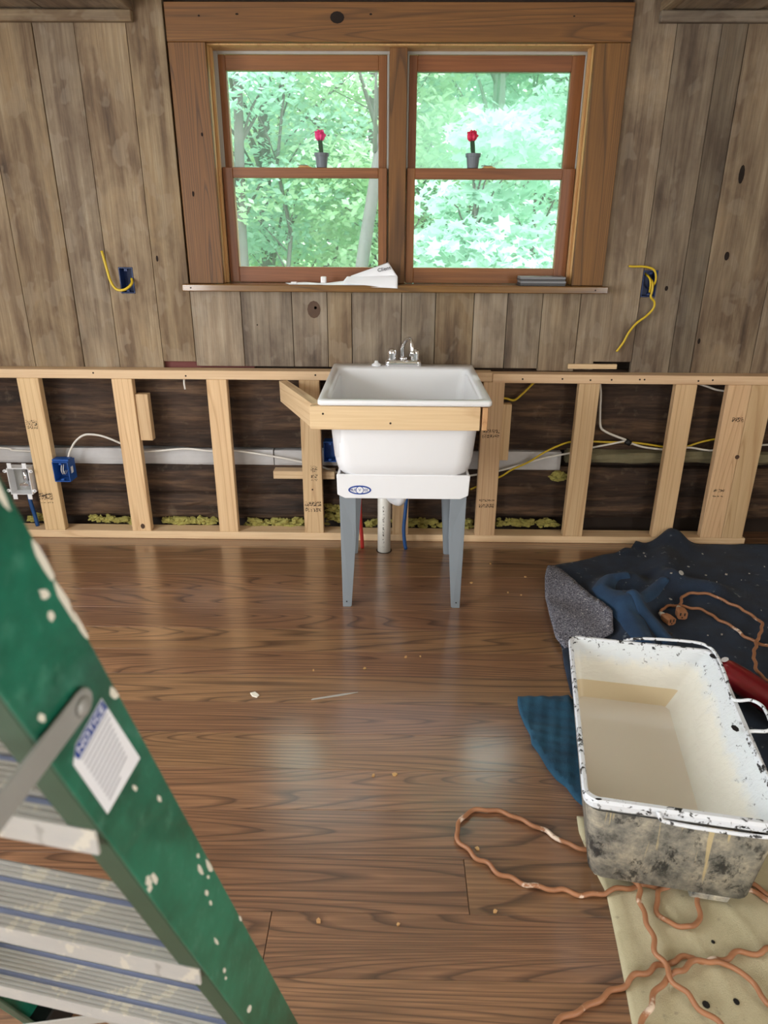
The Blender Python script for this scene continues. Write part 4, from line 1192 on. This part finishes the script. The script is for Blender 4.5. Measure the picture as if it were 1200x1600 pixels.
c1 = [(0.515, 1.235), (0.461, 1.247), (0.404, 1.28), (0.35, 1.322), (0.291, 1.353), (0.248, 1.367), (0.203, 1.356), (0.173, 1.324), (0.162, 1.288), (0.178, 1.252), (0.2, 1.22), (0.228, 1.203), (0.258, 1.172), (0.298, 1.153), (0.346, 1.141), (0.388, 1.133), (0.435, 1.126), (0.471, 1.127), (0.525, 1.141), (0.562, 1.146), (0.604, 1.146), (0.636, 1.155), (0.673, 1.177)]
cord(c1, zf(0), 'orange extension cord looping out over the bare oak boards from under the paint tub', seed=1)
cord([(0.534, 1.185), (0.549, 1.14), (0.544, 1.092), (0.543, 1.04), (0.54, .991), (0.548, .964), (0.549, .932), (0.559, .908), (0.58, .884), (0.591, .867), (0.615, .835), (0.64, .79)], zf(.012), 'orange cord crossing the drop cloth straight from the tub toward the viewer', seed=2)
cord([(0.659, 1.185), (0.628, 1.151), (0.595, 1.126), (0.577, 1.087), (0.583, 1.064), (0.612, 1.05), (0.644, 1.048), (0.661, 1.066), (0.67, 1.096), (0.679, 1.136), (0.677, 1.18)], zf(.001), 'small closed loop of orange cord on the drop cloth in front of the tub foot', seed=3, wob=.0022)
cord([(0.25, .80), (0.286, .833), (0.313, .851), (0.354, .874), (0.402, .896), (0.445, .918), (0.476, .937), (0.511, .948), (0.534, .961), (0.555, .967), (0.585, .978), (0.611, .979), (0.64, .973), (0.675, .98), (0.706, .991), (0.753, .995), (0.82, 1.015), (0.95, 1.05)], zf(0), 'paint-specked orange cord running from the oak boards across the drop cloth', seed=4)
cord([(0.43, .78), (0.451, .822), (0.472, .85), (0.495, .885), (0.524, .915), (0.549, .935), (0.581, .954), (0.618, .968), (0.644, .969), (0.689, .956), (0.706, .925), (0.74, .84), (0.76, .78)], zf(.006), 'orange cord arching over two other cords at the near edge of the drop cloth', seed=5)
cord([(0.745, 1.255), (0.77, 1.201), (0.791, 1.151), (0.821, 1.124), (0.88, 1.09), (1.0, 1.06)], zf(0), 'orange cord strand leaving the near corner of the tub', seed=6)
cord([(0.765, 1.262), (0.785, 1.21), (0.806, 1.163), (0.838, 1.130), (0.90, 1.105), (1.0, 1.085)], zf(.002), 'second orange cord strand beside the near corner of the tub', seed=7)
cA = [(1.011, 2.286), (1.022, 2.338), (1.062, 2.383), (1.108, 2.394), (1.142, 2.38), (1.188, 2.362), (1.226, 2.282), (1.253, 2.237), (1.264, 2.185), (1.282, 2.151), (1.32, 2.12), (1.42, 2.08)]
cB = [(1.092, 2.335), (1.123, 2.415), (1.149, 2.452), (1.191, 2.463), (1.248, 2.449), (1.301, 2.399), (1.33, 2.356), (1.357, 2.285), (1.354, 2.239), (1.311, 2.173), (1.269, 2.109), (1.234, 2.049), (1.205, 1.973), (1.204, 1.919), (1.24, 1.82), (1.32, 1.70)]
zn = lambda e: (lambda x, y: hn(x, y) + .0072 + e)
ca = cord(cA, zn(0), 'orange cord on the navy blanket ending in a dusty orange plug turned down', seed=8, wob=.002, r=.0058)
cb = cord(cB, zn(.009), 'orange cord on the navy blanket ending in a socket block with open slots', seed=9, wob=.002, r=.0058)
def plug(par, p, d, size, name):
    d = Vector(d).normalized()
    s = Vector((-d.y, d.x, 0))
    u = Vector((0, 0, 1))
    p = Vector(p)
    mb = MB()
    w, h, l = size
    rs = []
    for t, k in ((0, .45), (.18, .8), (.5, 1.0), (1, .95)):
        c = p + d * l * t
        rs.append([c + s * w * k * a + u * h * k * b for a, b in ((-.5, -.3), (-.3, -.5), (.3, -.5), (.5, -.3), (.5, .3), (.3, .5), (-.3, .5), (-.5, .3))])
    o = mb.rings(rs).build(name, 'cord', par, smooth=False)
    for sx in (-.2, .2):
        c = p + d * (l + .0005) + s * w * sx + u * h * .12
        MB().prism([c - s * .0025 - u * .006, c + s * .0025 - u * .006, c + s * .0025 + u * .006, c - s * .0025 + u * .006], -d * .0008).build('slot', 'black', o)
    c = p + d * (l + .0005) - u * h * .25
    MB().disc(c, .003, .003, nrm=-d, seg=8, thick=.0008).build('slot', 'black', o)
    c = p
    MB().tube([p - d * .016, p, p + d * .010], [.007, .0105, .012], 8).build('strain_relief', 'splash', o, smooth=True)
plug(ca, (1.010, 2.296, hn(1.01, 2.29) + .020), (.35, -1, 0), (.036, .030, .052), 'plug')
plug(cb, (1.090, 2.345, hn(1.09, 2.34) + .022), (-.12, -1, 0), (.038, .036, .050), 'socket_block')
t = thing('putty_brush', (.965, 2.19, .02), 'small stub of a brush with a grey tip and black grip on the navy blanket', 'brush')
q0, q1, q2 = Vector((.928, 2.203, .026)), Vector((.966, 2.190, .026)), Vector((1.004, 2.176, .026))
MB().tube([q0, q1], [.006, .005], 8).build('tip', 'alu', t, smooth=True)
MB().tube([q1, (q1 + q2) / 2, q2], [.0075, .008, .007], 8).build('grip', 'black', t, smooth=True)
tag(MB().disc((1.17, 2.56, hn(1.17, 2.56) + .001), .011, .011, nrm=(.3, -.5, .8), seg=12, thick=.004).build('plastic_disc', 'liner', bevel=.001), 'small pale grey disc lying on a fold of the navy blanket', 'disc')

# red power tool lying on the blanket beside the tub
rt = thing('red_tool', (1.15, 1.75, .02), 'glossy metallic red tool body lying on the navy blanket beside the paint tub', 'tool')
ax = (Vector((1.20, 1.60, .075)) - Vector((1.062, 1.885, .075))).normalized()
o0 = Vector((1.052, 1.905, .072))
MB().lathe(o0, [(.002, -.012), (.024, -.008), (.036, .004), (.041, .022), (.0425, .06), (.043, .22), (.044, .36), (.040, .39), (.001, .395)], 24, axis=ax).build('body', 'red_metal', rt, smooth=True)
MB().lathe(o0, [(.026, -.014), (.033, -.008), (.037, .002), (.034, .004)], 20, axis=ax).build('end_collar', 'black', rt, smooth=True)
MB().disc(o0 + ax * .028 + Vector((-.012, .012, .041)), .017, .010, nrm=(-.1, .1, 1), seg=10, thick=.0012).build('white_sticker', 'paper', rt)
side = ax.cross(Vector((0, 0, 1)))
MB().tube([o0 + ax * .08 + Vector((0, 0, -.02)), o0 + ax * .085 + side * .04 + Vector((0, 0, -.036)), o0 + ax * .09 + side * .10 + Vector((0, 0, -.040))], [.016, .015, .012], 10).build('grip', 'black', rt, smooth=True)
MB().tube([o0 + ax * .16 + Vector((0, 0, -.03)), o0 + ax * .30 + Vector((0, 0, -.034))], [.022, .02], 10).build('under_grip', 'black', rt, smooth=True)
MB().tube([o0 + ax * .065 + side * .052 + Vector((0, 0, -.02)), o0 + ax * .045 + side * .075 + Vector((0, 0, -.025))], .005, 8).build('bolt', 'alu', rt, smooth=True)

# crumbs and chips
tag(MB().prism([(-.447, 1.836, .0003), (-.432, 1.842, .0003), (-.415, 1.826, .0003), (-.421, 1.814, .0003), (-.437, 1.820, .0003)], (0, 0, .004)).build('paint_chip', 'splash', bevel=.001), 'white paint chip on the oak floor in front of the ladder', 'chip')
tag(MB().prism([(-.250, 1.806, .0003), (-.246, 1.812, .0003), (-.150, 1.840, .0003), (-.104, 1.849, .0003), (-.150, 1.832, .0003)], (0, 0, .003)).build('wood_sliver', 'liner', bevel=.0006), 'thin pale sliver lying on the oak floor in front of the sink legs', 'sliver')
for i, (x, y, s) in enumerate(((0.05, 2.05, .007), (0.10, 2.055, .004), (-.09, 1.98, .006), (-.26, 1.965, .005), (0.012, 1.49, .008), (-.045, 1.485, .007), (0.21, 1.25, .007), (0.23, 1.085, .006), (-.15, 1.055, .008), (0.33, 2.60, .007), (0.47, 2.52, .006), (0.565, 2.66, .006), (0.02, 1.05, .005), (0.43, 2.78, .006), (.52, 2.5, .004))):
    a = i * 1.3
    tag(MB().prism([(x + s * math.cos(a + k * 1.26) * (1 if k % 2 else .6), y + s * math.sin(a + k * 1.26) * .8, .0003) for k in range(5)], (0, 0, .003)).build('sawdust_crumb', 'jamb'), 'tiny pale crumb of wood on the oak floor', 'crumb', 'crumbs on the oak floor')
for i in range(26):
    rnd = random.Random(i + 300)
    x, y = rnd.uniform(1.0, 1.7), rnd.uniform(2.1, 2.9)
    z = hn(x, y) + .0008
    s = rnd.uniform(.003, .008)
    tag(MB().prism([(x + s * math.cos(k * 1.57 + i) * (1 if k % 2 else .4), y + s * math.sin(k * 1.57 + i), z) for k in range(4)], (0, 0, .003)).build('plaster_crumb', 'liner'), 'tiny pale crumb of debris on the navy blanket', 'crumb', 'crumbs on the navy blanket')

# ================================================================== STEP LADDER
la = math.radians(10.7)
U, Nn = Vector((math.cos(la), -math.sin(la), 0)), Vector((math.sin(la), math.cos(la), 0))
def LP(u, n, z): return U * u + Nn * n + Vector((0, 0, z))
LD = thing('step_ladder', LP(-.52, .70, 0), 'paint-splashed green fibreglass step ladder with ribbed metal steps standing on the oak floor', 'ladder')
def rn(z): return .453 - .359 * (z - .65)
def rail_poly(u, z0, z1, a, b): return [LP(u, rn(z0) + a, z0), LP(u, rn(z0) + b, z0), LP(u, rn(z1) + b, z1), LP(u, rn(z1) + a, z1)]
WD = .077
ZL = 1.72
u1, u0 = -.280, -.775
def rail(u, s):
    b = MB()
    b.prism(rail_poly(u, .03, ZL, 0, WD), U * (-s * .004))
    o = b.build('front_rail', 'green', LD, bevel=.0012)
    for a in (0, WD - .004):
        f = MB().prism(rail_poly(u - s * .0042, .03, ZL, a, a + .004), U * (-s * .026)).build('flange', 'green_dull', o, bevel=.001)
    ft = MB().prism(rail_poly(u + s * .003, .0008, .075, -.006, WD + .006), U * (-s * .040)).build('foot', 'black', LD, bevel=.003)
    return o
near_rail = rail(u1, 1)
rail(u0, -1)
def tread(z):
    n0 = rn(z) - .0015
    D = .079
    top = [(0, 0), (0, -.004)]
    prof = [(0, -.0035), (0, 0)]
    k = 26
    for i in range(k):
        t0 = i / k
        groove = 5 <= i < 8 or 17 <= i < 20
        hgt = -.0042 if groove else (0.0 if i % 2 == 0 else -.0014)
        prof += [(D * t0, hgt), (D * (i + 1) / k, hgt)]
    prof += [(D, 0), (D, -.024), (D - .003, -.024), (D - .003, -.006), (.003, -.006), (.003, -.024), (0, -.024)]
    pr = []
    for q in prof:
        if not pr or (abs(q[0] - pr[-1][0]) > 1e-6 or abs(q[1] - pr[-1][1]) > 1e-6):
            pr.append(q)
    b = MB().prism([LP(u0 + .006, n0 + a, z + c) for a, c in pr], U * (u1 - u0 - .0125))
    o = b.build('step', 'tread', LD)
    for gi in (5, 17):
        MB().prism([LP(u0 + .007, n0 + D * gi / k + .0006, z - .0040), LP(u0 + .007, n0 + D * (gi + 3) / k - .0006, z - .0040), LP(u0 + .007, n0 + D * (gi + 3) / k - .0006, z - .0034), LP(u0 + .007, n0 + D * gi / k + .0006, z - .0034)], U * (u1 - u0 - .0145)).build('step_groove', 'groove_blue', o)
for z in (.350, .655, .960, 1.265, 1.57):
    tread(z)
def lbar(p, q, w, th, nrm, name, mat, par, bevel=.0012):
    p, q = Vector(p), Vector(q)
    d = (q - p).normalized()
    nv = Vector(nrm).normalized()
    s = d.cross(nv).normalized()
    rs = []
    ends = []
    K = 6
    for sgn, c in ((1, q), (-1, p)):
        for k in range(K + 1):
            a = -math.pi / 2 + math.pi * k / K
            ends.append(c + d * sgn * math.cos(a) * w / 2 + s * sgn * math.sin(a) * w / 2)
    return MB().prism(ends, nv * th).build(name, mat, par, bevel=bevel)
SU = u1 + .0015
strap = lbar(LP(SU, .341, 1.076), LP(SU, -.16, .995), .021, .004, U, 'spreader_bar', 'alu', LD)
MB().lathe(LP(SU + .0042, .338, 1.0755), [(.0075, 0), (.007, .002), (.004, .0035), (.001, .004)], 12, axis=U).build('rivet', 'alu', strap, smooth=True)
# rear legs and top cap, mostly beyond the picture
def rear_poly(u):
    return [LP(u, -.56, .02), LP(u, -.50, .02), LP(u, .075, ZL - .03), LP(u, .02, ZL - .03)]
for u, s in ((u1 - .006, -1), (u0 + .006, 1)):
    MB().prism(rear_poly(u), U * (s * .025)).build('rear_rail', 'green', LD, bevel=.001)
MB().prism([LP(u0 - .01, -.02, ZL + .0005), LP(u0 - .01, .17, ZL + .0005), LP(u0 - .01, .16, ZL + .045), LP(u0 - .01, -.01, ZL + .045)], U * (u1 - u0 + .02)).build('top_cap', 'black', LD, bevel=.004)
# diagonal brace under the lowest visible step and the far foot
lbar(LP(-.500, rn(.325) + .004, .322), LP(-.760, rn(.20) + .004, .13), .018, .003, Nn * -1, 'step_brace', 'liner', LD)
lbar(LP(-.560, rn(.325) + .004, .322), LP(-.295, rn(.20) + .004, .13), .018, .003, Nn * -1, 'step_brace', 'liner', LD)
# label on the near rail (its sides follow the rail's lean)
LU = u1 + .0004
def lp2(n, z, o=0): return LP(LU + o, n, z)
lab = MB().prism([lp2(.331, 1.049), lp2(.365, 1.0615), lp2(.398, .9795), lp2(.349, .9695), lp2(.325, 1.037)], U * .0005).build('notice_label', 'paper', LD)
MB().prism([lp2(.3275, 1.0425, .0006), lp2(.331, 1.0485, .0006), lp2(.3645, 1.0605, .0006), lp2(.3690, 1.0505, .0006), lp2(.3305, 1.0365, .0006)], U * .0002).build('blue_heading', 'logo_blue', lab)
rd = (lp2(.3655, 1.0515) - lp2(.331, 1.039)).normalized()
text_mesh('lettering', 'NOTICE', .0098, lp2(.3475, 1.0488, .0010), rd, (0, 0, 1), 'paper', lab, .0002)
hx = rd
vy = (lp2(.373, .975) - lp2(.348, 1.044)).normalized()
for i in range(11):
    a = lp2(.3320, 1.0345, .0007) + vy * (.0058 * i)
    ln = .036 - .0004 * i if i != 10 else .018
    if i < 2: ln = .037
    a = a + hx * .001
    MB().prism([a, a + hx * ln, a + hx * ln + vy * .0018, a + vy * .0018], U * .0001).build('print_line', 'print_grey', lab)
# dried paint splashes along the near rail's edge and web
spl = MB()
for n_, z_, a, b in ((.018, 1.285, .005, .026), (.030, 1.262, .006, .014), (.070, 1.245, .003, .018), (.050, 1.235, .004, .008), (.0735, 1.185, .003, .018), (.0735, 1.150, .003, .020), (.075, 1.128, .002, .018), (.062, 1.165, .004, .005), (.058, 1.148, .003, .004),
                     (.072, 1.055, .004, .008), (.060, .78, .003, .011), (.052, .74, .003, .006), (.072, .765, .003, .015), (.050, .72, .002, .005), (.064, .755, .002, .004), (.066, .80, .002, .004), (.030, .66, .002, .009), (.018, .60, .003, .006), (.014, .585, .002, .004),
                     (.075, .62, .002, .008), (.016, .46, .006, .010), (.034, 1.20, .003, .004), (.012, 1.09, .003, .004), (.044, .96, .002, .005), (.060, .92, .002, .006), (.006, .86, .004, .008), (.012, .855, .003, .010), (.002, .852, .004, .004)):
    c = (rn(z_) + n_, z_)
    rnd = random.Random(int(z_ * 1000 + n_ * 7777))
    K = 9
    poly = []
    for k in range(K):
        q = 2 * math.pi * k / K
        r = rnd.uniform(.65, 1.15)
        dn, dz = a * r * math.cos(q), b * r * math.sin(q)
        poly.append((min(max(c[0] + dn - .35 * dz, rn(c[1] + dz) + .0005), rn(c[1] + dz) + WD - .0003), c[1] + dz))
    spl.prism([LP(u1 + .0002, n_2, z_2) for n_2, z_2 in poly], U * .0006)
so = spl.build('paint_splashes', 'splash', near_rail)
so['kind'] = 'stuff'

# ================================================================== WOODLAND OUTSIDE
gr = MB()
nx = 24
for i in range(nx + 1):
    pass
vs, fs = [], []
for i in range(25):
    for j in range(25):
        x, y = -24 + i * 2.0, 3.5 + j * 1.6
        vs.append((x, y, -1.3 + .10 * (y - 3.5) + .5 * mn.noise((x * .2, y * .2, 0))))
for i in range(24):
    for j in range(24):
        a = i * 25 + j
        fs.append((a, a + 25, a + 26, a + 1))
gnd = gr.add(vs, fs).build('ground', 'forest_floor', smooth=True)
gnd['kind'] = 'structure'
def gz(x, y): return -1.3 + .10 * (y - 3.5) + .5 * mn.noise((x * .2, y * .2, 0)) - .05

def leaves(rnd, n, blob, size, star=False):
    vs, fs = [], []
    for i in range(n):
        c, r = blob[rnd.randrange(len(blob))]
        d = Vector((rnd.gauss(0, 1), rnd.gauss(0, 1), rnd.gauss(0, 1))).normalized() * rnd.uniform(.35, 1.0) ** .6
        p = Vector((c[0] + d.x * r[0], c[1] + d.y * r[1], c[2] + d.z * r[2]))
        nrm = Vector((rnd.gauss(0, .6), rnd.gauss(-.25, .6), 1)).normalized()
        u = nrm.orthogonal().normalized()
        a = rnd.uniform(0, 6.28)
        w = nrm.cross(u)
        u, w = u * math.cos(a) + w * math.sin(a), w * math.cos(a) - u * math.sin(a)
        s = size * rnd.uniform(.6, 1.25)
        k = len(vs)
        if star:
            pts = [(0, -.5), (.18, -.2), (.5, -.28), (.32, .05), (.52, .3), (.2, .24), (0, .62), (-.2, .24), (-.52, .3), (-.32, .05), (-.5, -.28), (-.18, -.2)]
            vs += [p + u * x * s + w * y * s for x, y in pts]
            fs.append(tuple(range(k, k + 12)))
        else:
            vs += [p - w * s * .6, p + u * s * .36, p + w * s * .6, p - u * s * .36]
            fs.append((k, k + 1, k + 2, k + 3))
    return vs, fs
def tree(x, y, h, tr, nb, n, size, seed, label, mat='leaf', spread=1.6, base=.2, lean=(0, 0), star=False, group='leafy woodland trees outside the window', name='tree'):
    rnd = random.Random(seed)
    z0 = gz(x, y)
    t = thing(name, (x, y, z0), label, 'tree' if name == 'tree' else 'shrub', group)
    top = Vector((x + lean[0], y + lean[1], z0 + h))
    pts = [Vector((x, y, z0)).lerp(top, k / 6) + Vector((rnd.uniform(-.06, .06), rnd.uniform(-.06, .06), 0)) * (1 if 0 < k < 6 else 0) for k in range(7)]
    MB().tube(pts, [tr * (1 - .12 * k) for k in range(7)], 8).build('trunk', 'bark', t, smooth=True)
    blob = []
    br = MB()
    for i in range(nb):
        f = rnd.uniform(base, 1.0)
        a = rnd.uniform(0, 6.28)
        rad = spread * rnd.uniform(.3, 1.0) * (1.15 - .5 * f)
        s0 = Vector((x, y, z0)).lerp(top, max(.08, f - .12))
        e = Vector((x, y, z0)).lerp(top, f) + Vector((math.cos(a) * rad, math.sin(a) * rad, rnd.uniform(-.1, .35)))
        br.tube([s0, s0.lerp(e, .5) + Vector((0, 0, .08)), e], [tr * .28, tr * .18, tr * .06], 5)
        blob.append((e, (spread * .5, spread * .5, spread * .22)))
    br.build('branches', 'bark', t, smooth=True)
    vs, fs = leaves(rnd, int(n * (1.5 if star else 3.2)), blob, size * (.8 if star else .52), star)
    o = MB().add(vs, fs).build('foliage', mat, t)
    o['kind'] = 'stuff'
    return t
LBL = 'leafy woodland tree outside the window panes'
k = 0
for x, y, h, tr, nb, n, sz, mt, sp in (
        (-3.1, 10.5, 7.5, .13, 26, 2600, .20, 'leaf', 2.0), (-1.55, 9.2, 7.0, .10, 24, 2200, .17, 'leaf_cool', 1.7), (-0.35, 11.5, 8.0, .14, 26, 2600, .20, 'leaf', 2.1),
        (1.25, 10.2, 7.5, .12, 24, 2400, .18, 'leaf_cool', 1.9), (2.7, 11.8, 8.0, .15, 26, 2600, .20, 'leaf', 2.1), (4.2, 13.0, 8.5, .15, 26, 2400, .22, 'leaf_cool', 2.3),
        (-4.8, 14.5, 9.0, .16, 28, 2400, .25, 'leaf_cool', 2.6), (-2.2, 15.5, 9.5, .17, 28, 2600, .26, 'leaf', 2.7), (0.6, 16.0, 9.5, .17, 28, 2600, .26, 'leaf', 2.7),
        (3.2, 16.5, 9.5, .18, 28, 2600, .27, 'leaf_cool', 2.7), (6.2, 17.5, 10, .18, 28, 2400, .28, 'leaf', 2.8), (-7.0, 19.0, 10, .2, 30, 2400, .32, 'leaf', 3.2),
        (-3.6, 21.0, 11, .2, 30, 2600, .34, 'leaf_cool', 3.4), (0.3, 22.0, 11, .2, 30, 2600, .34, 'leaf', 3.4), (4.2, 22.5, 11, .2, 30, 2600, .34, 'leaf_cool', 3.4), (8.5, 23.5, 11, .2, 30, 2400, .34, 'leaf', 3.4)):
    tree(x, y, h, tr, nb, n, sz, 500 + k, LBL, mt, sp, base=.12)
    k += 1
for i, (x, y) in enumerate(((-2.5, 7.4), (-1.2, 8.2), (0.1, 8.6), (1.9, 8.0), (3.0, 9.0), (-3.6, 8.8), (-2.0, 11.5), (0.9, 12.5), (-5.2, 11.0), (4.8, 11.0), (-0.9, 13.5), (2.4, 13.8))):
    tree(x, y, 3.4 + .5 * (i % 3), .035, 18, 1900, .15 + .01 * (y - 7), 700 + i, 'leafy undergrowth shrub among the trees outside the window', 'leaf_cool' if i % 2 else 'leaf', 1.15, base=.12, group='undergrowth shrubs outside the window', name='shrub')
tree(-0.62, 6.6, 6.2, .075, 10, 700, .12, 601, 'bare leaning tree trunk behind the lower pane with the papers', 'leaf', 1.3, base=.55, lean=(0.95, .6), group=None)
tree(-1.62, 7.6, 6.5, .07, 12, 900, .12, 602, 'slim dark trunk behind the pane beside the outermost window stop', 'leaf_cool', 1.2, base=.4, lean=(.1, .3), group=None)
tree(0.55, 5.6, 2.75, .035, 16, 900, .15, 603, 'bright maple sapling with broad pale leaves behind the lower hazy-side pane', 'leaf_cool', .75, base=.45, star=True, group=None)
tree(1.15, 6.2, 2.9, .035, 14, 800, .15, 604, 'second maple sapling with broad leaves just behind the brightest one', 'leaf_cool', .8, base=.45, star=True, group=None)
